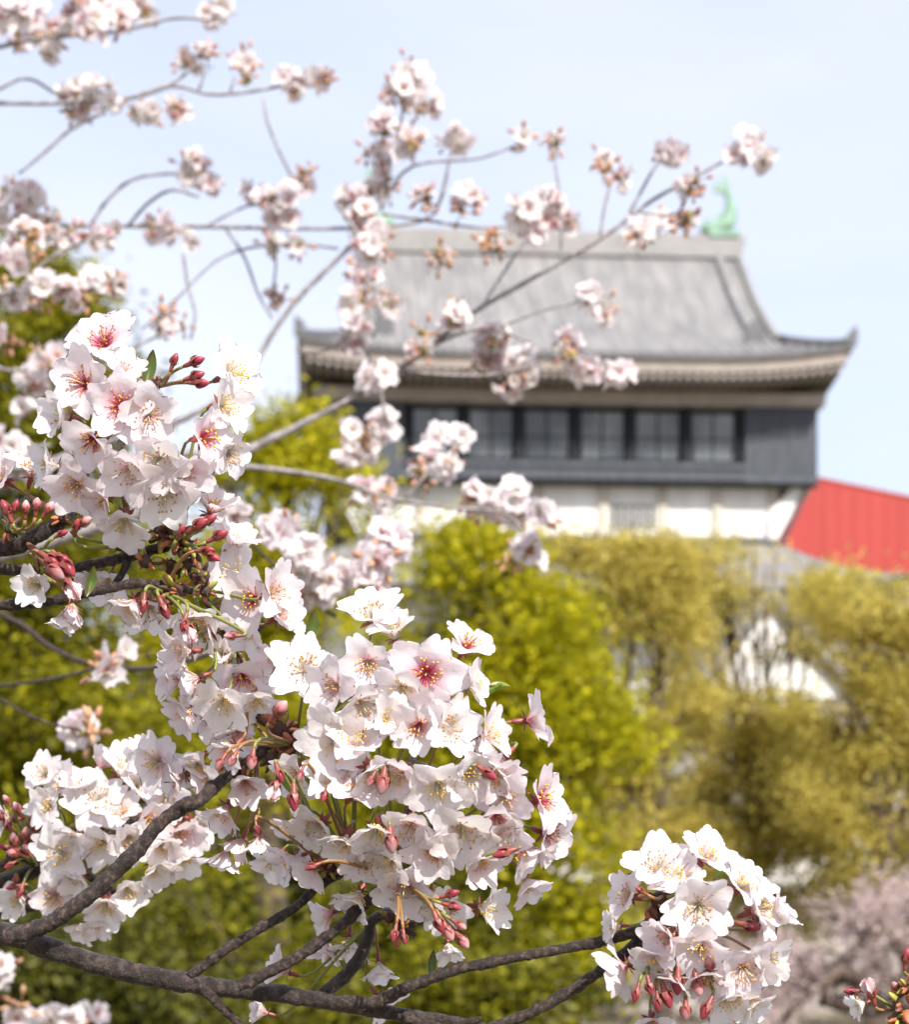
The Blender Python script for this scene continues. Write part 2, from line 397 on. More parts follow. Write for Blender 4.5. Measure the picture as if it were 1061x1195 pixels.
for s in (-1, 1):                               # descending ridges and their end tiles
    m = MB(); xs = KX+s*(GX-.78); pr = []
    for k in range(13):
        t = .04+(T0-.02-.04)*k/12; pr.append(Vector((xs, YR-RUN*t, prof(t)+.16)))
    m.tube(pr, [.17]*13, 8); rd = part('descending_ridge', m, M_TILE, smooth=True)
    e = MB(); p = pr[-1]
    e.prism([(p.x-.30, p.z-.22), (p.x+.30, p.z-.22), (p.x+.34, p.z+.1), (p.x+.18, p.z+.42), (p.x, p.z+.52), (p.x-.18, p.z+.42), (p.x-.34, p.z+.1)], p.y-.22, p.y-.02)
    part('end_tile', e, M_TILED, rd)
    m = MB(); pr = []                           # verge row along the gable edge
    for k in range(13):
        t = .0+T0*k/12; pr.append(Vector((KX+s*(GX-.02), YR-RUN*t, prof(t)+.10)))
    m.tube(pr, [.14]*13, 8); part('verge', m, M_RIDGE, smooth=True)
    m = MB(); pr = []                           # hip ridge out to the eave corner
    for k in range(11):
        t = T0+(1-T0)*k/10; x = EX-(1-t)*RUN; pr.append(Vector((KX+s*x, YR-RUN*t, prof(t)+lift(x, t)+.10)))
    m.tube(pr, [.15]*10+[.19], 8)
    hr = part('hip_ridge', m, M_TILED, smooth=True)
    e = MB(); p = pr[-1]; e.prism([(p.x-.16, p.z-.1), (p.x+.16, p.z-.1), (p.x+.2, p.z+.25), (p.x+s*.14, p.z+.55), (p.x-.16, p.z+.2)], p.y-.1, p.y+.06)
    part('end_tile', e, M_TILED, hr)
    m = MB()                                    # gable wall under the ridge end
    prf = [(YR-sg*RUN*t, prof(t)-.30) for sg, ts in ((1, [T0*(1-k/8) for k in range(9)]), (-1, [T0*k/8 for k in range(1, 9)])) for t in ts]
    xo, xi = KX+s*(GX-.35), KX+s*(GX-.6); nn = len(prf)
    m.add([(xo, y, z) for y, z in prf]+[(xi, y, z) for y, z in prf], [tuple(range(nn)), tuple(range(2*nn-1, nn-1, -1))]+[(k, k+1, nn+k+1, nn+k) for k in range(nn-1)]+[(nn-1, 0, nn, 2*nn-1)])
    part('gable', m, M_WHITE)
    # roof fish: head on the ridge, body rising, tail fanned at the top
    bx = KX+s*(GX-.35); bz = zr+.78
    def q(dx, dz): return Vector((bx-s*dx, YR, bz+dz))
    m = MB()
    path = [q(1.02, .16), q(.80, .20), q(.45, .24), q(.12, .40), q(-.06, .74), q(-.08, 1.10), q(.0, 1.40), q(.12, 1.60)]
    sp = spline(list(zip(path, [.13, .24, .29, .30, .25, .19, .13, .08])), .07)
    m.tube([p for p, r in sp], [r for p, r in sp], 10)
    for poly in ([(.05, 1.45), (.20, 1.50), (.62, 1.62), (.40, 1.70), (.52, 1.92), (.26, 1.84), (.18, 2.22), (.02, 1.95), (-.04, 1.6)],
                 [(-.30, .55), (-.16, .45), (-.16, 1.2), (-.30, 1.1)], [(.5, .42), (.25, .55), (.12, .85), (.42, .70)], [(.95, .3), (.7, .42), (.65, .62), (.9, .5)]):
        m.prism([(bx-s*a, bz+b) for a, b in poly], YR-.05, YR+.05)
    m.box((bx-.75 if s > 0 else bx-.35, YR-.26, bz-.10), (bx+.35 if s > 0 else bx+.75, YR+.26, bz+.12))
    part('roof_fish', m, M_COPPER, smooth=False)
# storey under the overhang -------------------------------------
LX0, LX1 = KX-(905-662)/F*(D+.65), KX+(905-662)/F*(D+.65)
LY = D+.65
m = MB(); m.box((LX0, LY, sz(633, LY)), (LX1, LY+12, sz(561.5, LY)+.1)); part('lower_wall', m, M_WHITE)
for p in (422, 488, 555, 626, 702, 771, 836, 902):
    m = MB(); m.box((sx(p, LY)-.15, LY-.13, sz(631, LY)), (sx(p, LY)+.15, LY-.002, sz(566, LY))); part('pilaster', m, M_POST)
m = MB(); xa, xb, za, zb = sx(709, LY), sx(762, LY), sz(618, LY), sz(588, LY)
m.box((xa-.08, LY-.04, za-.08), (xb+.08, LY-.003, za)); m.box((xa-.08, LY-.04, zb), (xb+.08, LY-.003, zb+.08))
for k in range(7):
    x = xa+(xb-xa)*k/6; m.box((x-.035, LY-.05, za), (x+.035, LY-.004, zb))
w = part('grille_window', m, M_WHITE)
g = MB(); g.box((xa, LY-.025, za), (xb, LY-.005, zb)); part('pane', g, M_BLACK, w)
for s in (-1, 1):
    xw = LX1 if s > 0 else LX0
    for j, yy in enumerate((LY+.15, LY+4, LY+8)):
        m = MB(); m.tube([(xw+s*.02, yy, sz(622, LY)), (xw+s*1.15, yy, sz(563, LY)-.12)], [.10, .12], 6); part('bracket', m, M_BEIGE)
# skirt roof of the storey below --------------------------------
def skirt(x0, x1, y0, y1, zi, over, drop, curve=.5):
    m = MB(); n = 260; K = 7
    for a, b, nrm in (((x0, y0), (x1, y0), (0, -1)), ((x1, y0), (x1, y1), (1, 0)), ((x1, y1), (x0, y1), (0, 1)), ((x0, y1), (x0, y0), (-1, 0))):
        vs = []; L = math.hypot(b[0]-a[0], b[1]-a[1]); d = ((b[0]-a[0])/L, (b[1]-a[1])/L)
        for i in range(n+1):
            u = -over+(L+2*over)*i/n
            o0 = max(0, -u, u-L)
            for k in range(K):
                o = o0+(over-o0)*k/(K-1); t = o/over
                q = max(0, (abs(u-L/2)-(L/2-2))/(over+2))
                vs.append((a[0]+d[0]*u+nrm[0]*o, a[1]+d[1]*u+nrm[1]*o, zi-drop*(1.25*t-.25*t*t)+curve*q**2.5*t+corrugate(u)))
        m.add(vs, [(i*K+k, i*K+k+1, (i+1)*K+k+1, (i+1)*K+k) for i in range(n) for k in range(K-1)])
    return m
z2 = sz(631, LY)
part('skirt_roof', skirt(LX0, LX1, LY, LY+12, z2, 3.7, 2.15), M_TILE, smooth=True)
m = MB(); m.tube([(LX0-.1, LY-.12, z2+.06), (LX1+.1, LY-.12, z2+.06)], [.13, .13], 8); part('skirt_ridge', m, M_TILED)
m = MB(); m.box((LX0-1.2, LY-1.2, 6.2), (LX1+1.2, LY+13.2, z2-1.1)); part('lower_wall', m, M_WHITE)
part('skirt_roof', skirt(LX0-1.2, LX1+1.2, LY-1.2, LY+13.2, 9.3, 3.4, 2.0), M_TILE, smooth=True)
gy_ = LY-4.4                                   # big white gable half hidden by the trees
gxa, gxb, gz0, gz1 = sx(806, gy_), sx(985, gy_), sz(812, gy_), sz(694, gy_)
gxc = sx(888, gy_)
m = MB(); m.prism([(gxa, gz0), (gxb, gz0), (gxc, gz1)], gy_, gy_+1.2); part('gable', m, M_WHITE)
m = MB()
for (xa, za), (xb, zb) in (((gxa-.5, gz0-.25), (gxc, gz1+.1)), ((gxb+.5, gz0-.25), (gxc, gz1+.1))):
    m.tube([(xa, gy_-.2, za), ((xa+xb)/2, gy_-.2, (za+zb)/2-.12), (xb, gy_-.2, zb)], [.22, .2, .2], 8)
part('gable_verge', m, M_TILE)
m = MB(); m.box((LX0-3, LY-3, 4.0), (LX1+3, LY+15, 7.4)); part('lower_wall', m, M_WHITE)

STONE, nt, b, o_ = mat('castle_stone')
tc = N(nt, 'ShaderNodeTexCoord'); vo = N(nt, 'ShaderNodeTexVoronoi', Scale=.9, feature='DISTANCE_TO_EDGE'); vc = N(nt, 'ShaderNodeTexVoronoi', Scale=.9)
for v_ in (vo, vc): nt.links.new(tc.outputs['Object'], v_.inputs['Vector'])
rr = ramp(nt, [(0, (.16, .14, .12)), (1, (.33, .30, .27))]); nt.links.new(vc.outputs['Color'], rr.inputs[0]); nt.links.new(rr.outputs[0], b.inputs['Base Color'])
bp = N(nt, 'ShaderNodeBump', Strength=.8, Distance=.2); nt.links.new(vo.outputs['Distance'], bp.inputs['Height']); nt.links.new(bp.outputs[0], b.inputs['Normal']); b.inputs['Roughness'].default_value = .9
m = MB(); a0, a1 = 4.0, 6.5
vs = [(LX0-a1, LY-a1, -.5), (LX1+a1, LY-a1, -.5), (LX1+a1, LY+12+a1, -.5), (LX0-a1, LY+12+a1, -.5), (LX0-a0, LY-a0, 4.02), (LX1+a0, LY-a0, 4.02), (LX1+a0, LY+12+a0, 4.02), (LX0-a0, LY+12+a0, 4.02)]
m.add(vs, [(0, 3, 2, 1), (4, 5, 6, 7), (0, 1, 5, 4), (1, 2, 6, 5), (2, 3, 7, 6), (3, 0, 4, 7)])
part('stone_base', m, STONE)
keep.rotation_euler.z = R(3.6); keep.location.x -= 7*math.sin(R(3.6))-.12

# ------------------------------------------------------------------ red building behind the keep
M_RED = noisy('red_cladding', (.31, .022, .016), (.39, .034, .024), .10, .6, 0, None, 6, (2.5, 1, .35))
RY = 165.0
red = thing('red_building', (sx(1080, RY), RY, 0), 'bright red clad building with a sloping roofline rising behind the castle', 'building')
def P2(px, py): return (sx(px, RY), sz(py, RY))
m = MB(); m.prism([P2(905, 660), P2(1300, 700), P2(1300, 631), P2(951, 558)], RY, RY+30)
for k in range(19):
    px = 962+k*18; z1 = 558+(px-951)*.2092+1.5
    m.box((sx(px, RY)-.06, RY-.05, sz(664+(px-905)*.1, RY)), (sx(px, RY)+.06, RY-.004, sz(z1, RY)))
m.build('cladding_wall', M_RED, red, False)
m = MB(); m.prism([P2(908, 661), (P2(908, 0)[0], 0), (P2(1298, 0)[0], 0), P2(1298, 700.4)], RY+.3, RY+29.7); m.build('base_wall', M_BEIGE, red, False)
m = MB(); a, b2 = P2(951, 558), P2(1300, 631)
m.prism([(a[0]-.2, a[1]), (b2[0], b2[1]), (b2[0], b2[1]+.18), (a[0]-.2, a[1]+.18)], RY-.08, RY+30.2); m.build('parapet', M_RED, red, False)
# ------------------------------------------------------------------ trees
def leafmat(name, c0, c1, trans=.45):
    return thin(name, [(0, c0), (1, c1)], trans, .5, island=.35, spec=.3)
L_BRIGHT = leafmat('fresh_leaf', (.26, .26, .004), (.60, .54, .012))
L_MID = leafmat('spring_leaf', (.11, .115, .005), (.42, .39, .012))
L_OLIVE = leafmat('olive_leaf', (.42, .35, .065), (.74, .63, .17), .55)
L_SHADE = leafmat('shaded_leaf', (.055, .06, .006), (.27, .255, .010), .3)  # darker leaf colour, the shade low on the left is put into it
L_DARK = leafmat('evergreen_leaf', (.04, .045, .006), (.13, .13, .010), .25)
L_PINK = leafmat('far_blossom', (.48, .36, .345), (.72, .60, .585), .35)
def tree(name, label, cat, lobes, Y, leafm, base, per=900, size=.11, depth=1.0, group=None, clump=34, trunk_r=.35, holes=(), shell=.5, gap=-.07):
    """lobes: (px, py, rx px, ry px, dY m): leaf clumps scattered through an uneven crown, limbs to each lobe"""
    rnd = random.Random(hash(label) % 1000 if False else len(label)*7+int(Y*10))
    bx = sx(base, Y); group = {'evergreen_tree': 'dark evergreen trees', 'leafy_tree': 'yellow green trees', 'budding_tree': 'olive budding trees', 'cherry_tree': 'far cherry trees', 'bush': 'bushes along the bottom'}[name]
    root = thing(name, (bx, Y, 0), label, cat, group)
    m = MB()
    s = Y/F
    for lx, ly, rx, ry, dy in lobes:
        c = at(lx, ly, Y); c.y += dy
        n = int(per*3.2*rx*ry/6000.0/16)+3; 
        for _ in range(n):
            while True:
                d = Vector((rnd.uniform(-1, 1), rnd.uniform(-1, 1), rnd.uniform(-1, 1)))
                if 0.05 < d.length < 1: break
            d = d.normalized()*(d.length**shell)
            p = c+Vector((d.x*rx*s, d.y*rx*s*depth, d.z*ry*s))
            if noise.noise(p*(.75*35/Y)+Vector((Y, 0, 0)))+.5*noise.noise(p*(1.9*35/Y)+Vector((0, Y, 0))) < gap: continue
            ppx, ppy = CX+p.x/p.y*F, YH-(p.z-EYE)/p.y*F
            if any(((ppx-hx)/hr)**2+((ppy-hy)/hs)**2 < 1 for hx, hy, hr, hs in holes) and rnd.random() < .9: continue
            tone0 = rnd.random()
            cr = size*2.6*rnd.uniform(.7, 1.4)
            for _ in range(clump):
                o = p+Vector((rnd.gauss(0, 1)*cr, rnd.gauss(0, 1)*cr, rnd.gauss(0, .6)*cr))
                a = Vector((rnd.gauss(0, 1), rnd.gauss(0, 1), rnd.gauss(0, .6))).normalized()
                bq = a.cross(Vector((rnd.gauss(0, 1), rnd.gauss(0, 1), rnd.gauss(0, 1)))).normalized()
                L = size*.68*rnd.uniform(.7, 1.3); w = L*.5; nrm = a.cross(bq)*L*.18
                t = min(1, max(0, tone0+rnd.gauss(0, .15)))
                m.add([tuple(o-a*L), tuple(o+bq*w+nrm), tuple(o+a*L), tuple(o-bq*w+nrm)], [(0, 1, 2, 3)], 0, [t]*4)
    m.build('crown', leafm, root, False)
    m = MB()
    top = max(lobes, key=lambda l: -l[1]); zc = at(top[0], top[1], Y)
    cz = [at(l[0], l[1], Y).z for l in lobes]; midz = sum(cz)/len(cz)
    midx = sum(sx(l[0], Y) for l in lobes)/len(lobes)
    fork = Vector((bx+(midx-bx)*.35, Y, max(1.2, midz*.42)))
    sp = spline([(Vector((bx, Y, -.25)), trunk_r*1.35), (Vector((bx+.05, Y, .5)), trunk_r), (fork, trunk_r*.8), (Vector((midx, Y, midz*.8)), trunk_r*.45), (Vector((zc.x, Y+top[4]*.5, zc.z)), trunk_r*.12)], .4)
    m.tube([p for p, r in sp], [r for p, r in sp], 10)
    for l in lobes:
        c = at(l[0], l[1], Y); c.y += l[4]
        st = fork+(Vector((midx, Y, midz*.8))-fork)*rnd.uniform(0, .7)
        mid = st.lerp(c, .5)+Vector((rnd.uniform(-.4, .4), rnd.uniform(-.4, .4), rnd.uniform(-.2, .5)))
        sp = spline([(st, trunk_r*.42), (mid, trunk_r*.24), (c, trunk_r*.10)], .4)
        m.tube([p for p, r in sp], [r for p, r in sp], 7)
        for _ in range(4):
            e = c+Vector((rnd.uniform(-1, 1)*l[2]*s*.9, rnd.uniform(-1, 1)*l[2]*s*.7, rnd.uniform(-.2, 1)*l[3]*s*.9))
            m.tube([tuple(mid.lerp(c, .4)), tuple(mid.lerp(e, .6)+Vector((0, 0, .15))), tuple(e)], [trunk_r*.14, trunk_r*.09, trunk_r*.03], 5)
    m.build('trunk', M_TRUNK, root, True)
    return root
# evergreen screen far behind, left and centre
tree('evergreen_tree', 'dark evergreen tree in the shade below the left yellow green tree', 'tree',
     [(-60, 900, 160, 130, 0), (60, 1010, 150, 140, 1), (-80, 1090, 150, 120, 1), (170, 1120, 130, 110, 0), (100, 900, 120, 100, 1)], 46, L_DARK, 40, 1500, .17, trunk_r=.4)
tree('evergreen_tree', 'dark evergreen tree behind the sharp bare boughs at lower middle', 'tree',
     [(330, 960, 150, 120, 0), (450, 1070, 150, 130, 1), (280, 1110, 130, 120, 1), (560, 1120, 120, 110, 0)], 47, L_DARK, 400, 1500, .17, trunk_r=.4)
# yellow green trees
tree('leafy_tree', 'yellow green tree at the left edge rising above the big sharp blossoms', 'tree',
     [(30, 350, 70, 60, 0), (-60, 430, 140, 110, 0), (90, 450, 80, 80, -1), (20, 560, 120, 110, 0), (-70, 680, 150, 120, 0), (90, 690, 110, 90, 0), (150, 850, 90, 80, -1), (10, 830, 120, 90, 0), (70, 960, 110, 70, -1), (200, 990, 90, 60, 0)],
     34, L_MID, 20, 1000, .12, trunk_r=.42, gap=.03)
tree('leafy_tree', 'yellow green tree with pointed top left of the dark castle storey', 'tree',
     [(345, 520, 45, 40, 0), (290, 570, 55, 50, 0), (380, 590, 60, 60, -.5), (320, 660, 90, 80, 0), (230, 690, 70, 80, 0), (250, 790, 90, 80, 0), (380, 770, 90, 90, 0), (300, 900, 90, 60, 0), (180, 900, 70, 60, 0)],
     38, L_BRIGHT, 320, 1300, .12, trunk_r=.36, gap=0.0)
tree('leafy_tree', 'brightest yellow green tree in the middle with rounded top below white castle wall', 'tree',
     [(555, 668, 62, 52, 0), (600, 740, 80, 70, 0), (500, 730, 70, 70, 0), (640, 830, 75, 65, 0), (685, 876, 62, 40, -.5), (560, 860, 100, 80, 0), (640, 950, 80, 60, 0), (665, 1000, 42, 36, 0), (480, 900, 90, 80, .5), (560, 1010, 100, 60, 0), (650, 1090, 70, 50, .5), (470, 1040, 80, 50, .5)],
     31, L_BRIGHT, 580, 1300, .105, trunk_r=.33, gap=-.02)
# olive trees on the right, bare wood showing
hol = [(856, 768, 20, 24), (890, 724, 22, 22), (950, 786, 32, 18), (730, 770, 30, 22), (795, 905, 28, 40), (880, 930, 30, 38), (1030, 935, 36, 42), (1000, 840, 30, 22)]
tree('budding_tree', 'olive brown budding tree behind the right edge of the middle green tree', 'tree',
     [(700, 670, 75, 42, 0), (760, 660, 50, 26, 0), (690, 740, 70, 50, .5), (770, 730, 60, 60, 0), (760, 830, 80, 50, 0), (720, 960, 60, 60, 0), (800, 1000, 60, 50, .5), (770, 890, 60, 40, .6), (660, 655, 40, 26, .2), (705, 655, 50, 24, 0), (755, 648, 50, 22, .3), (800, 655, 40, 24, .3), (680, 860, 50, 60, .8), (700, 1050, 70, 50, .8), (640, 650, 40, 30, .5)],
     52, L_OLIVE, 775, 1150, .12, trunk_r=.24, holes=hol, gap=-.15)
tree('budding_tree', 'olive brown budding tree below the keep with a white gable showing through', 'tree',
     [(850, 664, 70, 28, 0), (810, 700, 50, 40, 0), (890, 684, 56, 30, 0), (860, 840, 85, 40, 0), (930, 860, 60, 50, 0), (850, 940, 70, 55, .5), (830, 650, 40, 20, .3), (880, 656, 40, 20, 0), (800, 930, 70, 60, 1), (950, 930, 70, 60, .8), (830, 870, 70, 50, 1.2), (920, 960, 60, 60, 0), (850, 1010, 60, 40, 0), (800, 800, 50, 34, .5), (900, 900, 80, 60, 1.2), (960, 1000, 60, 50, 1), (880, 1070, 90, 50, 1.2), (960, 690, 60, 24, .5), (925, 692, 40, 22, .4), (925, 745, 34, 24, .5), (870, 760, 30, 24, .8)],
     55, L_OLIVE, 885, 1150, .12, trunk_r=.26, holes=hol, gap=-.15)
tree('budding_tree', 'olive brown budding tree at the right edge under the red building', 'tree',
     [(1000, 705, 70, 40, 0), (1070, 712, 70, 36, .5), (1040, 770, 70, 50, 0), (1020, 850, 60, 44, 0), (985, 930, 60, 50, 0), (1080, 900, 70, 60, .5), (1050, 990, 60, 46, 0), (960, 820, 50, 30, 0), (1080, 830, 70, 60, .8), (1000, 900, 90, 70, 1.2), (1060, 1050, 80, 50, 1)  , (1100, 980, 60, 60, .8)],
     50, L_OLIVE, 1020, 1150, .12, trunk_r=.26, holes=hol, gap=-.15)
tree('cherry_tree', 'blurred pink cherry tree in flower at lower right with dark leaning limbs', 'tree',
     [(960, 1090, 80, 50, 0), (1040, 1060, 70, 40, 0), (1090, 1130, 80, 60, .5), (900, 1150, 80, 50, 0), (1010, 1180, 90, 40, 0), (900, 1195, 90, 40, -.4), (960, 1140, 80, 40, .4), (850, 1140, 60, 40, .6)],
     24, L_PINK, 1180, 900, .05, trunk_r=.27, gap=.03)
tree('cherry_tree', 'blurred pink cherry tree in flower low between the right bough and middle tree', 'tree',
     [(700, 1130, 80, 40, 0), (790, 1110, 70, 40, 0), (840, 1180, 90, 40, 0), (700, 1190, 80, 40, 0)],
     40, L_PINK, 770, 800, .06, trunk_r=.17)
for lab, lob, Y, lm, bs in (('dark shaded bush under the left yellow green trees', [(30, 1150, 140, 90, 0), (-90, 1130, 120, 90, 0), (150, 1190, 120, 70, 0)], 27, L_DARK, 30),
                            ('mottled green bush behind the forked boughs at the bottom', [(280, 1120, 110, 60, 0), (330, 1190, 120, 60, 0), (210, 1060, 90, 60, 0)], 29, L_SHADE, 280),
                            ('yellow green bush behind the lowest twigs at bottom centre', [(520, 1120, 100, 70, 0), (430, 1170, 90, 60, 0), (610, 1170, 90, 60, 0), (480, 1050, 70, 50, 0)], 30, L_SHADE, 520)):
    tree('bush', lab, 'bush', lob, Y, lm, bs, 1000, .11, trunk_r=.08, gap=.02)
#@@FLOWERS
# ------------------------------------------------------------------ cherry blossom pieces
def petal(mb, L, W, e0, e1, cup, rot, mi, rnd, ns=8, nt_=8, droop=0.0, ruffle=.05, twist=0.0):
    """one petal from the axis outwards: narrow claw, broad blade, notched and ruffled tip"""
    prof_w = [(0, .09), (.12, .24), (.3, .58), (.5, .88), (.66, 1.0), (.80, 1.02), (.92, .92), (1, .80)]
    def wid(s):
        for (a, x), (b, y) in zip(prof_w, prof_w[1:]):
            if s <= b: return x+(y-x)*(s-a)/(b-a)
        return prof_w[-1][1]
    ph = rnd.uniform(0, 50); notch = rnd.uniform(.07, .17); asym = rnd.uniform(-.06, .06)
    r = .035; z = 0.0; ctr = []
    for i in range(ns+1):
        s = i/ns
        ctr.append((r, z))
        e = R(e0+(e1-e0)*min(1, s*1.15)**.8)-R(droop)*s*s
        r += L/ns*math.cos(e); z += L/ns*math.sin(e)
    vs = []; tone = []
    ca, sa = math.cos(rot), math.sin(rot)
    for i in range(ns+1):
        s = i/ns
        for j in range(nt_+1):
            t = -1+2*j/nt_
            w = wid(s)*W
            back = s*s*(.12*t*t+.26*abs(t)**5+notch*math.exp(-(t/.17)**2)*s**6)+asym*t*s*s
            f = max(0.0, s-back)*ns; k = min(ns-1, int(f)); u = f-k
            cr = ctr[k][0]+(ctr[k+1][0]-ctr[k][0])*u; cz = ctr[k][1]+(ctr[k+1][1]-ctr[k][1])*u
            y = t*w
            cz += cup*t*t*w*1.3 + twist*t*w
            cz += ruffle*noise.noise(Vector((cr*2.6+ph, y*2.6, ph)))*s*1.5 + ruffle*.30*noise.noise(Vector((cr*6+ph, y*6, 3+ph)))*s*s*s
            x = cr-.06*t*t*w
            vs.append((x*ca-y*sa, x*sa+y*ca, cz)); tone.append(min(1, max(0, math.hypot(cr, y)/(L*.98)+.05*math.cos(t*9.4+ph)*s)))
    n = nt_+1
    mb.add(vs, [(i*n+j, (i+1)*n+j, (i+1)*n+j+1, i*n+j+1) for i in range(ns) for j in range(nt_)], mi, tone)
OPEN = {'flat': (38, -6, .06), 'open': (48, 12, .10), 'half': (62, 32, .16), 'cup': (78, 58, .24)}
def petals_mesh(kind, mi, seed, res=8):
    rnd = random.Random(seed); mb = MB(); e0, e1, cup = OPEN[kind]
    for k in range(5):
        petal(mb, rnd.uniform(.93, 1.07), rnd.uniform(.375, .455), e0+rnd.uniform(-8, 8), e1+rnd.uniform(-20, 20), cup+rnd.uniform(-.05, .12),
              2*math.pi*k/5+rnd.uniform(-.15, .15), 0, rnd, res, res+2, rnd.uniform(-10, 28), rnd.uniform(.05, .14), rnd.uniform(-.06, .16))
    me = mb.mesh('blossom', [M_PETAL[mi]])
    return me
def stamen_mb(mb, rnd, n, fil, anth, spread=(12, 52), ln=(.30, .52), sides=4, base=0):
    for _ in range(n):
        a = rnd.uniform(0, 2*math.pi); th = R(rnd.uniform(*spread)); L = rnd.uniform(*ln)
        d = Vector((math.sin(th)*math.cos(a), math.sin(th)*math.sin(a), math.cos(th)))
        p0 = Vector((math.cos(a)*.03, math.sin(a)*.03, 0)); p1 = p0+d*L*.55+Vector((0, 0, .02)); p2 = p0+d*L+Vector((math.cos(a), math.sin(a), -.3))*rnd.uniform(-.02, .05)
        mb.tube([p0, p1, p2], [.012, .009, .008], sides, fil, cap=False)
        q = rnd.uniform(.026, .037)
        mb.ball(p2, (q, q*.8, q), anth, 5, 3)
def stamens_mesh(red, seed):
    rnd = random.Random(seed); mb = MB()
    stamen_mb(mb, rnd, 30, 0, 1)
    mb.tube([(0, 0, 0), (.01, 0, .3), (.0, .01, .5)], [.014, .012, .014], 5, 2); mb.ball((0, .01, .51), .022, 2, 5, 3)
    mb.ball((0, 0, .0), (.075, .075, .05), 0, 8, 4)
    return mb.mesh('stamens', [M_FIL_R if red else M_FIL_W, M_ANTH if seed % 3 else M_ANTH_B, M_PIST])
def calyx_mb(mb, mi, reflex=True):
    pr = [(-.42, .035), (-.40, .055), (-.30, .075), (-.18, .085), (-.06, .075), (.0, .085)]
    mb.tube([(0, 0, z) for z, r in pr], [r for z, r in pr], 9, mi)
    for k in range(5):
        a = 2*math.pi*(k+.5)/5; ca, sa = math.cos(a), math.sin(a)
        def pt(r, y, z): return (r*ca-y*sa, r*sa+y*ca, z)
        mb.add([pt(.06, -.05, -.02), pt(.06, .05, -.02), pt(.20, .075, -.035), pt(.36, 0, -.08 if reflex else .1), pt(.20, -.075, -.035), pt(.2, 0, -.012)],
               [(0, 1, 5), (1, 2, 5), (2, 3, 5), (3, 4, 5), (4, 0, 5)], mi)
CAL = MB(); calyx_mb(CAL, 0); CALYX = CAL.mesh('calyx', [M_CALYX])
PET = {(k, mi): [petals_mesh(k, mi, 100*i+10*mi+j) for j in range(6 if mi < 2 else 3)] for i, k in enumerate(OPEN) for mi in range(3)}
STA = {r: [stamens_mesh(r, 7*i+r) for i in range(4)] for r in (0, 1)}
M_CALFAR = plain('calyx_rust', (.38, .19, .13), .5, 0, .3, 3)
M_RUST = plain('bud_rust', (.42, .20, .12), .5, 0, .3, 3)
M_BUDTAN = plain('bud_tan', (.46, .26, .15), .5, 0, .3, 3)
M_OLIV = plain('sprout_olive', (.24, .19, .05), .5, 0, .3, 3)
def lowflower(seed):
    rnd = random.Random(seed); mb = MB(); kind = rnd.choice(['open', 'open', 'half', 'flat', 'cup']); e0, e1, cup = OPEN[kind]
    for k in range(5):
        petal(mb, rnd.uniform(.9, 1.05), rnd.uniform(.42, .5), e0+rnd.uniform(-8, 8), e1+rnd.uniform(-14, 14), cup, 2*math.pi*k/5+rnd.uniform(-.1, .1), 0, rnd, 4, 4, 10, .1, .08)
    stamen_mb(mb, rnd, 9, 1, 2, sides=3)
    calyx_mb(mb, 3)
    mb.tube([(0, 0, -.40), (.05, .03, -.9), (.2, .1, -1.3)], [.035, .028, .03], 5, 4)
    return mb.mesh('blossom', [M_PETAL[rnd.choice([0, 0, 1])], M_FIL_W, M_ANTH_B, M_CALFAR, M_STALK_R])
LOW = [lowflower(i) for i in range(10)]
def lowbuds(seed):
    """an opening flower-bud spray: rusty scales, a few closed buds"""
    rnd = random.Random(seed); mb = MB()
    for _ in range(6):
        d = Vector((rnd.gauss(0, 1), rnd.gauss(0, 1), rnd.gauss(.2, 1))).normalized()
        q = d.to_track_quat('Z', 'Y').to_matrix()
        mb.tube([(0, 0, 0), tuple(d*.7)], [.04, .03], 5, 1)
        mb.ball(d*.95, (.15, .15, .30), rnd.choice([0, 2, 3]), 7, 5, q)
    for _ in range(7):
        d = Vector((rnd.gauss(0, 1), rnd.gauss(0, 1), rnd.gauss(.2, 1))).normalized()
        mb.ball(d*.25, (.16, .12, .3), rnd.choice([4, 5]), 6, 4, d.to_track_quat('Z', 'Y').to_matrix())
    return mb.mesh('bud_spray', [M_RUST, M_STALK_R, M_RUST, M_BUDTAN, M_BUDTAN, M_OLIV])
LOWB = [lowbuds(i) for i in range(3)]
def bud_mesh(kind, seed):
    """closed bud: calyx cup with rolled, overlapping petals; 1 unit = bud length"""
    rnd = random.Random(seed); mb = MB()
    if kind == 'pale':                     # opening: five petals still folded over each other
        for k in range(5): petal(mb, .98, .46, 62+rnd.uniform(-6, 4), 112+rnd.uniform(-8, 8), .30, 2*math.pi*k/5, 0, rnd, 8, 8, 0, .05, .22)
        mb.v = [(x*.62, y*.62, z*.72) for x, y, z in mb.v]
        return mb.mesh('bud', [M_BUDPALE])
    fat = {'red': .19, 'pink': .23}[kind]
    n, K = 14, 10; vs = []; tn = []
    for i in range(K+1):
        s = i/K
        r = fat*(math.sin(math.pi*min(1, s*.93+.04))**.75)*(1.12-.30*s)
        for k in range(n):
            a = 2*math.pi*k/n+s*1.1
            rr = r*(1+.10*math.sin(2.5*a+1+seed)*s)
            vs.append((rr*math.cos(a), rr*math.sin(a), .0+.62*s)); tn.append(s)
    mb.add(vs, [(i*n+k, i*n+(k+1) % n, (i+1)*n+(k+1) % n, (i+1)*n+k) for i in range(K) for k in range(n)]+[tuple(range(K*n, K*n+n))], 0, tn)
    return mb.mesh('bud', [{'red': M_BUDRED, 'pink': M_BUD, 'pale': M_BUDPALE}[kind]])
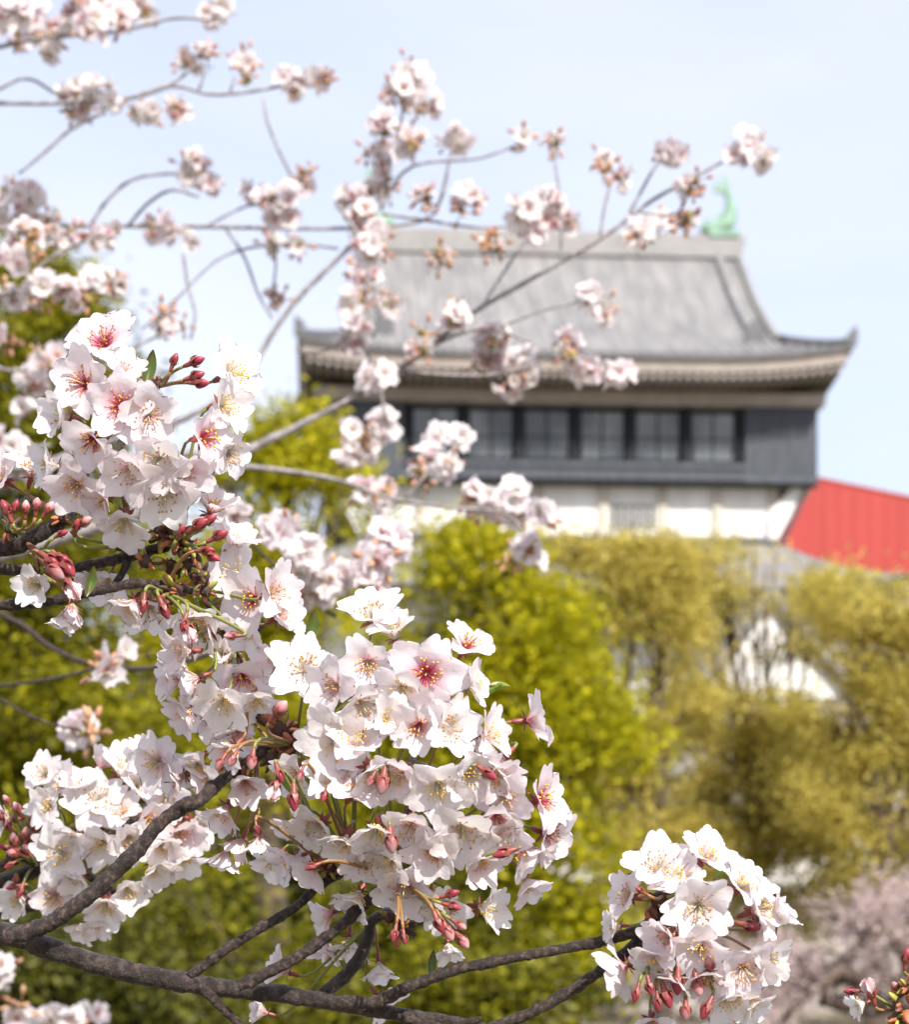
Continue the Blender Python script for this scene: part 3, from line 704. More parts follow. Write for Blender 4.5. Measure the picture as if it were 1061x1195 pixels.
def budcal_mesh(seed):
    mb = MB()
    pr = [(-.40, .045), (-.36, .075), (-.22, .10), (-.08, .11), (.02, .15), (.08, .19)]
    mb.tube([(0, 0, z) for z, r in pr], [r for z, r in pr], 10, 0)
    for k in range(5):
        a = 2*math.pi*k/5; ca, sa = math.cos(a), math.sin(a)
        def pt(r, y, z): return (r*ca-y*sa, r*sa+y*ca, z)
        mb.add([pt(.19, -.11, .03), pt(.19, .11, .03), pt(.245, .09, .18), pt(.225, 0, .38), pt(.245, -.09, .18), pt(.26, 0, .15)],
               [(0, 1, 5), (1, 2, 5), (2, 3, 5), (3, 4, 5), (4, 0, 5)], 0)
    return mb.mesh('calyx', [M_CALYX])
BUD = {k: [bud_mesh(k, i) for i in range(3)] for k in ('red', 'pink', 'pale')}
BUDCAL = budcal_mesh(0)
def frame(p, n, roll, s):
    q = n.to_track_quat('Z', 'Y').to_matrix() @ Matrix.Rotation(roll, 3, 'Z')
    M = q.to_4x4(); 
    for i in range(3):
        for j in range(3): M[i][j] *= s
    M.translation = p
    return M
def facing(az, tilt):
    a, t = R(az), R(tilt)
    return Vector((math.cos(a)*math.sin(t), -math.cos(t), math.sin(a)*math.sin(t)))
def stalk(parent, name, P0, d0, P3, d3, r0, r1, mi, MW):
    """pedicel from a spur to the back of a flower or bud, written in that flower's own space"""
    L = (P3-P0).length
    P1 = P0+d0*L*.34; P2 = P3+d3*min(L*.26, .008)
    pts = []
    for i in range(9):
        t = i/8; pts.append(P0*(1-t)**3+P1*3*t*(1-t)**2+P2*3*t*t*(1-t)+P3*t**3)
    mb = MB(); mb.tube(pts, [r0+(r1-r0)*i/8 for i in range(9)], 6)
    me = mb.mesh(name, [M_STALK_R if mi else M_STALK], True, None, MW.inverted())
    o = bpy.data.objects.new(name, me); C.objects.link(o); o.parent = parent
    return o
cnt = [0]
def put_flower(root, nodes, x, y, r, az, tilt, kind='open', red=0, depth=.885, rnd=random):
    cnt[0] += 1
    rr = rnd.uniform(.92, 1.10)*r/F*depth
    P = at(x, y, depth); n = facing(az, tilt).normalized()
    M = frame(P, n, rnd.uniform(0, 6.28), rr)
    ml = Matrix.Translation(P-root.location) @ M.to_3x3().to_4x4()
    mi = 0 if red < .25 else (1 if red < .75 else 2)
    if mi == 0 and rnd.random() < .35: mi = 1 if red > .05 else 0
    o = link('blossom', rnd.choice(PET[(kind, mi)]), root, ml)
    s = link('stamens', rnd.choice(STA[1 if red >= .5 else 0]), o, Matrix.Identity(4))
    link('calyx', CALYX, o, Matrix.Identity(4))
    back = P-n*rr*.40
    nd = min(nodes, key=lambda q: (q-back).length+.6*max(0, (back-q).dot(-n)))
    d = (back-nd)
    if d.length < .004: return o
    d0 = (d.normalized()+Vector((0, .15, .25))).normalized()
    stalk(o, 'stalk', nd, d0, back, -n, .00075, .00062, rnd.random() < .4, M)
    return o
def put_bud(root, nodes, x, y, L, az, tilt=80, kind='pink', depth=.87, rnd=random):
    L *= rnd.uniform(.62, .84); az += rnd.uniform(-14, 14); ll = L/F*depth; P = at(x, y, depth); n = facing(az, tilt).normalized()
    P = P-n*ll*.3
    M = frame(P, n, rnd.uniform(0, 6.28), ll)
    ml = Matrix.Translation(P-root.location) @ M.to_3x3().to_4x4()
    o = link('bud', rnd.choice(BUD[kind]), root, ml)
    link('calyx', BUDCAL, o, Matrix.Identity(4))
    back = P-n*ll*.38
    nd = min(nodes, key=lambda q: (q-back).length)
    d = back-nd
    if d.length > .003:
        stalk(o, 'stalk', nd, d.normalized(), back, -n, .0008, .0007, rnd.random() < .4, M)
    return o
def bark_disp(amp, seed, knob=0.0):
    def f(p, i, a):
        v = amp*(.8*noise.noise(p*380+Vector((seed, 0, 0)))+1.1*noise.noise(p*900))
        v += amp*1.1*noise.noise(Vector((i*.33, seed, math.sin(a)*.4)))           # rings round the twig
        if knob: v += knob*max(0, noise.noise(p*130+Vector((0, seed, 0)))-.15)
        return v
    return f
def limb(root, pts, name, depth=.885, m=None, amp=.25, knob=1.0, step=.0007, n=18, seed=0):
    """pts: (px, py, radius px, depth offset m)"""
    q = []
    for p in pts:
        Y = depth+(p[3] if len(p) > 3 else 0)
        q.append((at(p[0], p[1], Y), p[2]*(.87 if Y < 1.4 else 1.0)/F*Y))
    sp = spline(q, step)
    mb = MB(); mb.tube([p for p, r in sp], [r for p, r in sp], n, 0, bark_disp(amp, seed*3.7, knob))
    ob = mb.build(name, m or M_BARK, root, True)
    return sp
def scales(root, P, size, n, rnd, cols=(0, 1, 2, 3)):
    """the tuft of bud scales and tiny leaflets left on a flowering spur"""
    mb = MB()
    mb.ball(P, size*.42, 3, 8, 6)
    for _ in range(n):
        d = Vector((rnd.gauss(0, 1), rnd.gauss(-.3, .8), rnd.gauss(0, 1))).normalized()
        q = d.to_track_quat('Z', 'Y').to_matrix() @ Matrix.Rotation(rnd.uniform(0, 6.28), 3, 'Z')
        k = rnd.uniform(.6, 1.25)
        mb.ball(P+d*size*.48*k, (size*.17*k, size*.10*k, size*.38*k), rnd.choice(cols), 6, 5, q)
    mb.build('bud_scales', M_SCALE, root, True)
def leaflet(root, x, y, L, az, depth, m, rnd, fold=.5):
    ll = L/F*depth; P = at(x, y, depth); a = R(az)
    d = Vector((math.cos(a), -.15, math.sin(a))).normalized(); sd = d.cross(Vector((0, 1, .2))).normalized(); up = sd.cross(d)
    vs = []; tn = []; K = 9
    for i in range(K+1):
        s = i/K; w = ll*.24*math.sin(math.pi*min(1, s*.96+.02))**.8
        c = P+d*ll*(s-.4)+up*ll*.18*math.sin(s*2.6)
        for t in (-1, -.5, 0, .5, 1):
            vs.append(tuple(c+sd*w*t*.7+up*w*fold*abs(t)+up*.05*ll*noise.noise(Vector((s*5, t*3, L)))*1.0)); tn.append(s)
    mb = MB(); mb.add(vs, [(i*5+j, i*5+j+1, (i+1)*5+j+1, (i+1)*5+j) for i in range(K) for j in range(4)], 0, tn)
    mb.build('young_leaf', m, root, True)

# ------------------------------------------------------------------ the main sharp bough, lower left to lower right
D0 = .885
rnd = random.Random(5)
bough = thing('cherry_branch', at(-260, 1075, .80), 'sharp dark cherry bough along the bottom carrying the big central and right blossom clusters', 'branch', 'near cherry branches in flower')
limb(bough, [(-2600, 1500, 46, -.2), (-1500, 1230, 36, -.15), (-700, 1090, 26, -.08), (-260, 1055, 20, -.03), (0, 1089, 15.5), (50, 1104, 15), (105, 1122, 14.5), (165, 1137, 14), (215, 1146, 13.5), (262, 1153, 13), (330, 1160, 11.5), (400, 1172, 10.5), (470, 1184, 9.5), (560, 1200, 9), (660, 1230, 8), (760, 1262, 6)],
     'bough', D0, M_BARKS, .10, .45, .0009, 22, 1)
limb(bough, [(6, 1094, 11), (45, 1083, 11.5), (75, 1066, 11), (110, 1040, 10.5), (140, 1012, 10), (165, 986, 10), (185, 962, 9.5), (210, 943, 9), (232, 934, 8.5), (262, 908, 8, .02), (300, 882, 8, .03), (330, 852, 8, .03)], 'twig', D0-.012, None, .13, .9, seed=2)
limb(bough, [(222, 1138, 6.5), (260, 1110, 6.5), (300, 1085, 6.5), (345, 1058, 6.3), (370, 1035, 6), (395, 1020, 6), (412, 1008, 6)], 'twig', D0-.002, None, .15, .8, seed=3)
limb(bough, [(278, 1150, 8), (320, 1131, 8), (360, 1108, 7.5), (400, 1078, 7), (440, 1042, 7), (463, 1024, 6.5), (476, 960, 6, .03), (480, 900, 5, .045), (488, 830, 4.5, .05), (480, 790, 4, .045)], 'twig', D0-.015, None, .15, .9, seed=4)
limb(bough, [(372, 1162, 9), (400, 1141, 9), (420, 1116, 8.5), (430, 1092, 8), (434, 1075, 7.5), (452, 1066, 7), (470, 1070, 6.5)], 'twig', D0+.006, M_BARKS, .08, .5, seed=5)
limb(bough, [(385, 1172, 8), (440, 1168, 8.5), (480, 1150, 8), (530, 1132, 7.5), (590, 1119, 7.2), (650, 1108, 7), (700, 1098, 7), (745, 1086, 8), (768, 1076, 9)], 'twig', D0-.01, None, .14, .8, seed=6)
limb(bough, [(470, 1187, 8), (540, 1205, 7.5), (590, 1193, 7.5), (620, 1181, 7.2), (655, 1163, 7), (690, 1140, 7), (720, 1119, 7.5), (745, 1100, 9), (762, 1084, 10)], 'twig', D0-.004, None, .15, .9, seed=7)
limb(bough, [(232, 1150, 8), (246, 1162, 7), (262, 1178, 6), (290, 1204, 5.5), (320, 1230, 4)], 'twig', D0-.006, None, .15, .8, seed=8)
limb(bough, [(530, 1196, 6), (548, 1192, 5), (562, 1189, 4)], 'twig', D0-.008, None, .15, .6, seed=9)
limb(bough, [(748, 1088, 8), (770, 1062, 9), (776, 1046, 7)], 'twig', D0-.008, None, .2, .9, seed=10)
limb(bough, [(752, 1096, 8), (760, 1120, 7), (766, 1136, 6)], 'twig', D0-.008, None, .2, .9, seed=12)
def nd(x, y, dy=0): return at(x, y, D0+dy)
N_C = [nd(330, 850, .03), nd(345, 870, .02), nd(318, 868, .03), nd(412, 1008), nd(390, 1016), nd(463, 1024, -.01), nd(478, 950, .035), nd(482, 890, .045), nd(488, 830, .05), nd(470, 1070), nd(436, 1078, .005), nd(300, 880, .03), nd(540, 985, .03), nd(560, 905, .04)]
limb(bough, [(478, 950, 5, .033), (515, 968, 4, .033), (545, 982, 3.5, .03)], 'twig', D0, None, .15, .8, seed=13)
limb(bough, [(482, 890, 5, .045), (520, 900, 4, .045), (562, 904, 3.5, .04)], 'twig', D0, None, .15, .8, seed=14)
for (x, y, s, n, dy) in ((328, 850, 34, 26, .012), (345, 872, 26, 20, .01), (318, 885, 22, 16, .015), (408, 1006, 26, 20, -.004), (384, 1012, 22, 16, -.004), (462, 1026, 18, 10, -.01), (468, 1082, 24, 18, 0), (455, 1070, 18, 10, 0),
                         (770, 1050, 26, 20, -.012), (764, 1082, 26, 14, -.01), (766, 1136, 22, 14, -.01), (560, 905, 18, 12, .03), (540, 984, 18, 12, .02)):
    scales(bough, nd(x, y, dy), s/F*D0, n, rnd)
def ballY(cx, cy, Rr, front, back=.02):
    def f(x, y):
        q = min(1, ((x-cx)**2+(y-cy)**2)/Rr/Rr)
        return D0+back-(front+back)*math.sqrt(1-q)
    return f
dC = ballY(490, 880, 210, .045)
FC = [  # x, y, r, az, tilt, kind, red
 (433, 724, 45, 90, 42, 'open', 0), (354, 783, 49, 85, 18, 'flat', 0), (390, 864, 53, 270, 12, 'open', .1), (497, 785, 51, 270, 14, 'flat', 1), (429, 771, 43, 275, 22, 'open', .4),
 (542, 757, 44, 55, 48, 'open', .6), (490, 844, 43, 265, 32, 'open', .6), (524, 851, 46, 10, 22, 'open', .0), (449, 841, 39, 20, 26, 'half', .1), (419, 817, 42, 300, 48, 'open', .2),
 (511, 912, 52, 268, 36, 'open', .2), (538, 963, 49, 280, 42, 'open', .2), (509, 989, 46, 250, 38, 'open', .5), (441, 964, 43, 260, 48, 'half', .1), (627, 934, 43, 15, 55, 'open', .8),
 (635, 972, 43, 335, 58, 'open', .7), (591, 926, 43, 245, 38, 'flat', .3), (588, 884, 44, 225, 75, 'open', .4), (614, 841, 46, 5, 103, 'open', .5), (564, 860, 40, 20, 62, 'open', .1),
 (580, 948, 42, 270, 52, 'half', .5), (610, 986, 42, 300, 82, 'half', .5), (612, 1024, 38, 300, 70, 'half', .3), (387, 914, 42, 85, 28, 'open', .5), (410, 925, 42, 60, 45, 'open', .3),
 (367, 1009, 41, 218, 115, 'open', .3), (472, 1030, 42, 268, 38, 'open', .1), (521, 1052, 42, 265, 45, 'open', .2), (559, 1058, 38, 350, 62, 'half', .1), (523, 1100, 31, 280, 75, 'half', .2),
 (389, 1064, 36, 200, 105, 'half', .2), (408, 1094, 38, 268, 72, 'half', .0), (384, 1098, 34, 250, 85, 'half', .1), (442, 1122, 33, 275, 78, 'half', 0), (442, 1162, 35, 315, 72, 'open', 0),
 (336, 1134, 34, 160, 72, 'half', .4), (312, 1182, 28, 165, 82, 'half', .3), (303, 974, 30, 270, 112, 'half', .4), (283, 978, 30, 240, 100, 'half', .2),
 (286, 908, 40, 285, 50, 'half', .1), (248, 902, 42, 210, 78, 'half', .4), (264, 992, 34, 250, 95, 'half', .3), (232, 889, 42, 245, 52, 'open', .2), (248, 827, 42, 235, 52, 'open', .3),
 (237, 797, 40, 185, 98, 'half', .3), (280, 852, 34, 260, 60, 'open', .1), (352, 898, 36, 220, 60, 'open', .2), (430, 895, 42, 300, 55, 'half', .2), (470, 900, 44, 240, 45, 'open', .3),
 (455, 1000, 42, 240, 55, 'open', .2), (555, 1000, 42, 300, 55, 'half', .3), (575, 900, 40, 320, 50, 'half', .3), (470, 800, 44, 250, 40, 'open', .2), (545, 900, 44, 320, 48, 'open', .1),
 (350, 960, 38, 240, 65, 'open', .3), (345, 1000, 36, 200, 75, 'half', .2), (405, 975, 42, 250, 60, 'half', .2), (480, 960, 44, 260, 45, 'open', .2), (188, 888, 43, 200, 30, 'open', .1),
 (420, 1040, 36, 240, 70, 'half', .2), (265, 940, 36, 250, 70, 'half', .3), (215, 905, 40, 200, 65, 'half', .4), (545, 800, 36, 10, 70, 'open', .1), (395, 800, 42, 200, 45, 'open', .2), (460, 745, 38, 100, 60, 'half', .1), (500, 1045, 40, 250, 55, 'open', .2), (425, 1000, 40, 270, 50, 'open', .3), (585, 970, 42, 290, 45, 'open', .3), (375, 960, 40, 230, 50, 'open', .2), (325, 1000, 34, 240, 60, 'half', .2), (415, 870, 42, 80, 40, 'open', .2)]
for f in FC: put_flower(bough, N_C, *f, depth=dC(f[0], f[1]), rnd=rnd)
dR = ballY(815, 1085, 120, .035, .012)
N_R = [nd(776, 1044, -.008), nd(770, 1075, -.008), nd(766, 1138, -.008), nd(800, 1070, .01), nd(830, 1090, .012)]
limb(bough, [(768, 1074, 8, -.008), (800, 1070, 5, .008), (832, 1090, 4, .012)], 'twig', D0, None, .15, .8, seed=15)
FR = [(769, 1017, 46, 100, 30, 'open', 0), (815, 1055, 52, 270, 14, 'open', .2), (820, 1003, 42, 62, 50, 'open', .3), (737, 1046, 38, 165, 62, 'open', .2), (817, 1101, 43, 262, 38, 'open', .1),
      (866, 1126, 46, 305, 38, 'open', .2), (878, 1063, 44, 22, 60, 'open', .1), (900, 1072, 34, 30, 74, 'half', .1), (862, 1036, 40, 45, 48, 'open', .1), (733, 1126, 40, 205, 108, 'open', .2),
      (724, 1080, 29, 180, 70, 'half', 0), (826, 1132, 40, 265, 58, 'half', .1), (846, 1160, 42, 290, 60, 'open', .2), (892, 1116, 40, 330, 50, 'open', .1), (771, 1115, 40, 230, 60, 'open', .1),
      (760, 1190, 36, 270, 50, 'open', .3), (786, 1092, 42, 200, 52, 'half', .1), (795, 1032, 40, 120, 55, 'open', .1), (870, 1165, 36, 310, 65, 'half', .1), (790, 1135, 38, 240, 65, 'half', .1)]
for f in FR: put_flower(bough, N_R, *f, depth=dR(f[0], f[1]), rnd=rnd)
fd = D0-.05
for b in [(328, 826, 40, 60, 70, 'pink'), (320, 922, 44, 262, 80, 'pale'), (327, 906, 36, 285, 80, 'red'), (343, 936, 52, 265, 85, 'red'), (378, 930, 36, 250, 60, 'red'), (446, 916, 44, 268, 80, 'pink'), (432, 912, 34, 255, 80, 'pink'),
          (294, 890, 32, 265, 80, 'pink'), (270, 888, 30, 255, 80, 'pink'), (256, 892, 34, 235, 80, 'pink'), (457, 985, 48, 265, 75, 'pink'), (585, 996, 40, 200, 80, 'red'), (572, 904, 36, 330, 80, 'red'),
          (529, 1042, 36, 15, 80, 'red'), (531, 1058, 36, 340, 85, 'red'), (524, 1089, 38, 300, 85, 'pink'), (541, 1099, 40, 305, 80, 'pink'), (513, 1080, 36, 280, 85, 'red'), (538, 1080, 34, 320, 85, 'pink'), (460, 1092, 30, 270, 80, 'red'), (472, 1096, 30, 290, 80, 'red'),
          (362, 1012, 30, 210, 80, 'red'), (300, 968, 24, 270, 85, 'red'), (350, 905, 30, 250, 80, 'pink')]:
    put_bud(bough, N_C, *b, depth=min(fd, dC(b[0], b[1])-.012), rnd=rnd)
for b in [(878, 1081, 42, 345, 80, 'red'), (828, 1123, 40, 110, 70, 'pink'), (791, 1150, 46, 265, 85, 'red'), (815, 1152, 50, 275, 80, 'pink'), (823, 1180, 46, 250, 80, 'red'), (779, 1166, 46, 275, 85, 'red'), (759, 1154, 38, 268, 85, 'red'), (742, 1162, 36, 250, 85, 'red'),
          (768, 1172, 40, 265, 85, 'red'), (800, 1182, 40, 262, 85, 'pink'), (746, 1038, 22, 150, 80, 'red')]:
    put_bud(bough, N_R, *b, depth=D0-.035, rnd=rnd)
leaflet(bough, 570, 806, 30, 25, D0-.01, M_YLEAF, rnd); leaflet(bough, 580, 800, 26, 355, D0-.01, M_YLEAF, rnd); leaflet(bough, 363, 738, 46, 80, D0-.01, M_YLEAFD, rnd); leaflet(bough, 840, 1022, 30, 50, D0-.03, M_YLEAF, rnd); leaflet(bough, 330, 905, 44, 300, D0-.03, M_YLEAF, rnd)
leaflet(bough, 505, 1120, 30, 265, D0-.0, M_YLEAFD, rnd)

# ------------------------------------------------------------------ upper left sharp branch
up = thing('cherry_branch', at(-200, 690, .86), 'sharp knobbly cherry branch at the left edge with the large upper left blossom cluster', 'branch', 'near cherry branches in flower')
limb(up, [(-2600, 1300, 40, -.1), (-1400, 900, 28, -.06), (-600, 700, 20, -.03), (-180, 655, 14, 0), (0, 640, 11.5), (40, 626, 10.5), (62, 614, 9.5), (76, 606, 8)], 'bough', D0, M_BARK, .14, .7, seed=20)
limb(up, [(-180, 660, 9), (0, 664, 7.5), (60, 668, 6.5), (100, 660, 6.5), (140, 652, 7), (180, 641, 7), (205, 632, 7), (222, 628, 6)], 'twig', D0-.006, None, .15, .9, seed=21)
limb(up, [(-180, 700, 9), (0, 706, 6.5), (50, 703, 6.5), (100, 692, 6.5), (130, 686, 6.5), (160, 681, 6.3), (200, 684, 6), (225, 690, 5)], 'twig', D0-.012, None, .15, .9, seed=22)
limb(up, [(132, 687, 5), (141, 672, 5), (150, 654, 5)], 'twig', D0-.008, None, .15, .9, seed=23)
limb(up, [(76, 606, 7, 0), (110, 570, 5, .03), (140, 520, 4.5, .04), (160, 470, 4, .04), (180, 455, 3.5, .03)], 'twig', D0, None, .15, .8, seed=24)
limb(up, [(205, 632, 6, 0), (235, 690, 5, .02), (262, 740, 4.5, .035), (290, 790, 4, .035)], 'twig', D0, None, .15, .8, seed=25)
def ny(x, y, dy=0): return at(x, y, D0+dy)
N_U = [ny(76, 606), ny(118, 560, .03), ny(140, 520, .04), ny(160, 468, .04), ny(182, 452, .025), ny(205, 632, -.004), ny(150, 640, -.004), ny(225, 690, .01), ny(245, 705, .02), ny(275, 760, .035), ny(12, 620, -.005), ny(45, 668, -.005), ny(190, 690, -.01)]
for (x, y, s, n, dy) in ((188, 622, 24, 20, -.01), (205, 628, 24, 20, -.012), (222, 640, 24, 18, -.012), (170, 655, 20, 14, -.012), (200, 662, 22, 16, -.006), (216, 660, 22, 16, -.006), (236, 672, 22, 16, -.004), (205, 690, 24, 18, -.012), (192, 700, 20, 12, -.012), (140, 636, 18, 12, -.01),
                         (74, 604, 16, 10, -.004), (12, 616, 20, 16, -.01), (48, 650, 22, 14, -.01), (184, 448, 14, 9, .0), (240, 690, 18, 12, 0)):
    scales(up, ny(x, y, dy), s/F*D0, n, rnd)
dU = ballY(160, 495, 150, .04, .03)
FU = [(122, 405, 46, 100, 30, 'open', 1), (102, 450, 49, 185, 20, 'open', .6), (142, 474, 51, 268, 14, 'open', 1), (174, 484, 46, 330, 20, 'open', .1), (110, 512, 46, 245, 50, 'open', .5), (264, 438, 48, 15, 58, 'open', 0),
      (234, 512, 43, 355, 52, 'open', .9), (264, 528, 36, 330, 60, 'open', 0), (92, 564, 49, 255, 42, 'open', .3), (194, 571, 49, 275, 38, 'open', .1), (147, 603, 42, 268, 58, 'half', .1), (187, 535, 43, 270, 30, 'open', .2),
      (80, 487, 42, 180, 50, 'half', .1), (140, 440, 40, 60, 40, 'half', .4), (155, 545, 42, 240, 45, 'open', .2), (68, 545, 36, 180, 60, 'half', .2), (256, 474, 42, 0, 55, 'open', 0), (214, 548, 38, 320, 50, 'half', .4),
      (125, 580, 36, 230, 60, 'half', .3)]
for f in FU: put_flower(up, N_U, *f, depth=dU(f[0], f[1]), rnd=rnd)
FU2 = [(5, 560, 41, 150, 38, 'open', .3), (36, 556, 36, 70, 62, 'open', .3), (48, 682, 33, 210, 35, 'half', .1), (127, 676, 36, 265, 45, 'open', .1), (84, 704, 34, 268, 75, 'cup', .4), (77, 716, 28, 250, 80, 'half', .2), (174, 706, 44, 268, 62, 'open', .1),
       (226, 720, 42, 285, 55, 'open', .1), (244, 600, 40, 60, 60, 'half', .7), (157, 700, 34, 240, 65, 'half', .2), (278, 668, 40, 180, 24, 'open', .1), (299, 698, 49, 200, 32, 'open', .5), (316, 693, 45, 15, 52, 'open', .1),
       (262, 764, 29, 135, 15, 'cup', 0), (283, 787, 43, 268, 44, 'open', .5), (246, 735, 40, 200, 50, 'open', .1), (222, 760, 38, 190, 62, 'half', .2), (270, 640, 38, 60, 60, 'half', .3), (232, 790, 38, 200, 75, 'half', .4), (110, 672, 30, 230, 60, 'half', .2), (322, 722, 38, 20, 50, 'half', .3), (292, 735, 40, 230, 40, 'open', .1), (330, 770, 36, 200, 60, 'half', .2), (212, 792, 38, 190, 60, 'half', .4), (262, 815, 40, 250, 45, 'open', .2), (225, 828, 38, 220, 60, 'half', .4), (300, 815, 36, 280, 50, 'open', .2), (275, 870, 36, 230, 60, 'half', .3)]
for f in FU2: put_flower(up, N_U, *f, depth=D0-.006+rnd.uniform(-.012, .018), rnd=rnd)
for b in [(204, 419, 34, 60, 80, 'red'), (231, 421, 36, 25, 75, 'red'), (231, 438, 34, 12, 80, 'red'), (236, 447, 34, 10, 80, 'red'), (147, 566, 46, 272, 75, 'pink'), (132, 424, 22, 110, 60, 'red'),
          (30, 591, 30, 95, 75, 'pink'), (43, 588, 36, 80, 80, 'pink'), (58, 592, 36, 55, 80, 'pink'), (6, 592, 36, 100, 80, 'red'), (18, 590, 36, 75, 80, 'red'), (74, 652, 44, 320, 75, 'red'), (80, 664, 46, 315, 75, 'red'), (66, 668, 46, 320, 80, 'pink'), (84, 686, 50, 290, 80, 'pale'),
          (62, 655, 40, 335, 80, 'red'), (90, 612, 30, 80, 60, 'red'), (100, 608, 34, 40, 70, 'pink'), (74, 622, 30, 10, 70, 'red'), (235, 611, 40, 28, 75, 'red'), (258, 624, 42, 12, 80, 'red'), (243, 642, 40, 10, 70, 'red'), (250, 650, 34, 340, 70, 'red'), (167, 708, 40, 255, 85, 'red'), (193, 714, 40, 300, 85, 'red'),
          (221, 738, 44, 278, 80, 'pale'), (214, 730, 34, 265, 80, 'red'), (268, 742, 34, 180, 80, 'pink'), (212, 618, 30, 70, 70, 'red'), (246, 606, 34, 40, 80, 'red')]:
    put_bud(up, N_U, *b, depth=D0-.03, rnd=rnd)
leaflet(up, 172, 434, 44, 75, D0-.02, M_YLEAFD, rnd); leaflet(up, 104, 682, 36, 75, D0-.025, M_YLEAFD, rnd); leaflet(up, 205, 612, 34, 80, D0-.02, M_YLEAF, rnd)

# ------------------------------------------------------------------ softer cluster behind, lower left
DL = 1.10
lf = thing('cherry_branch', at(-220, 1060, DL), 'slightly soft cherry branch behind the forked bough with a white blossom cluster at lower left', 'branch', 'near cherry branches in flower')
limb(lf, [(-2300, 1500, 34, .1), (-1200, 1200, 24, .05), (-400, 1080, 15), (-60, 1046, 10), (0, 1030, 9.5), (40, 1016, 9.5), (80, 1000, 9), (118, 985, 8), (150, 960, 6, .02), (185, 930, 5, .03)], 'bough', DL, None, .14, .8, .0018, seed=30)
limb(lf, [(-120, 1062, 8), (0, 1066, 5.5), (42, 1057, 5)], 'twig', DL, None, .14, .8, .0018, seed=31)
limb(lf, [(80, 1000, 7), (120, 1035, 5, .02), (150, 1050, 4, .02)], 'twig', DL, None, .14, .8, .0018, seed=32)
N_L = [at(x, y, DL+d) for x, y, d in ((40, 1010, 0), (80, 998, 0), (118, 985, 0), (150, 958, .02), (185, 930, .03), (120, 1035, .02), (150, 1050, .02), (15, 1020, 0), (42, 1056, 0), (110, 930, .02), (60, 950, .02))]
limb(lf, [(118, 985, 6), (112, 950, 4, .02), (104, 925, 3, .02)], 'twig', DL, None, .14, .8, .0018, seed=33)
for (x, y, s, n) in ((40, 985, 24, 16), (16, 1000, 24, 16), (118, 975, 20, 12), (95, 960, 18, 10), (20, 1035, 18, 12), (170, 930, 18, 10)):
    scales(lf, at(x, y, DL-.01), s/F*DL, n, rnd)
dLq = lambda x, y: DL+.03-.07*math.sqrt(max(0, 1-((x-120)/140)**2*.7-((y-975)/120)**2*.7))
FL = [(54, 907, 34, 120, 30, 'open', 0), (115, 939, 40, 95, 12, 'flat', .05), (74, 995, 42, 200, 12, 'flat', .05), (66, 1043, 37, 265, 22, 'open', .2), (59, 942, 30, 170, 30, 'open', .1), (122, 982, 34, 250, 35, 'open', .1), (148, 1035, 36, 300, 42, 'half', .1),
      (125, 1051, 36, 268, 38, 'half', .1), (115, 1070, 32, 270, 60, 'half', .2), (185, 982, 38, 310, 52, 'half', .1), (206, 970, 38, 320, 50, 'half', .1), (224, 958, 36, 330, 55, 'half', .1), (178, 1006, 34, 300, 60, 'half', .1), (195, 926, 36, 270, 32, 'open', .2), (158, 919, 38, 40, 40, 'half', .2),
      (139, 904, 38, 60, 50, 'half', .1), (115, 897, 34, 60, 108, 'half', .3), (79, 916, 34, 150, 40, 'open', .1), (95, 975, 34, 220, 50, 'half', .1), (13, 955, 34, 180, 50, 'half', .1), (30, 1047, 34, 210, 45, 'half', .1), (150, 975, 38, 300, 35, 'half', .1), (170, 955, 38, 330, 40, 'half', .1),
      (95, 1020, 34, 250, 55, 'half', .2), (140, 950, 38, 80, 35, 'open', .1), (95, 925, 34, 100, 50, 'half', .1), (210, 995, 32, 300, 70, 'half', .1), (168, 890, 34, 70, 60, 'half', .1), (100, 1078, 26, 240, 70, 'half', .2)]
for f in FL: put_flower(lf, N_L, *f, depth=dLq(f[0], f[1]), rnd=rnd)
for b in [(7, 932, 26, 130, 75, 'pink'), (20, 942, 30, 110, 80, 'pink'), (7, 962, 28, 120, 75, 'red'), (16, 979, 30, 100, 80, 'pink'), (30, 972, 30, 85, 80, 'pink'), (5, 988, 28, 150, 80, 'red'), (43, 962, 32, 80, 75, 'pink'), (13, 1035, 28, 200, 80, 'red'), (23, 1042, 28, 240, 80, 'red'), (15, 995, 30, 170, 80, 'pink'),
          (30, 990, 30, 120, 80, 'pink'), (50, 975, 28, 70, 80, 'pink'), (38, 955, 28, 100, 80, 'red'), (0, 950, 28, 140, 80, 'pink'), (10, 1010, 28, 200, 80, 'red'), (80, 1068, 30, 265, 80, 'red'), (95, 960, 26, 80, 60, 'red')]:
    put_bud(lf, N_L, *b, depth=DL-.03, rnd=rnd)

# ------------------------------------------------------------------ little sprig at the lower right corner
sp_ = thing('cherry_branch', at(1240, 1260, .9), 'small sprig at the lower right corner with red buds and one half open white blossom', 'branch', 'near cherry branches in flower')
limb(sp_, [(1900, 1900, 22), (1400, 1420, 14), (1240, 1280, 10), (1120, 1215, 8), (1068, 1182, 7), (1058, 1160, 6)], 'twig', .93, None, .15, .9, seed=40)
N_S = [at(1058, 1165, .93), at(1048, 1178, .93), at(1062, 1140, .93)]
for (x, y, s) in ((1054, 1172, 30), (1050, 1188, 24), (1060, 1152, 20)): scales(sp_, at(x, y, .925), s/F*.93, 16, rnd, (0, 2, 2, 1))
put_bud(sp_, N_S, 991, 1156, 34, 170, 75, 'red', .925, rnd); put_bud(sp_, N_S, 1015, 1154, 48, 100, 80, 'pale', .925, rnd); put_bud(sp_, N_S, 1058, 1114, 36, 95, 80, 'red', .925, rnd)
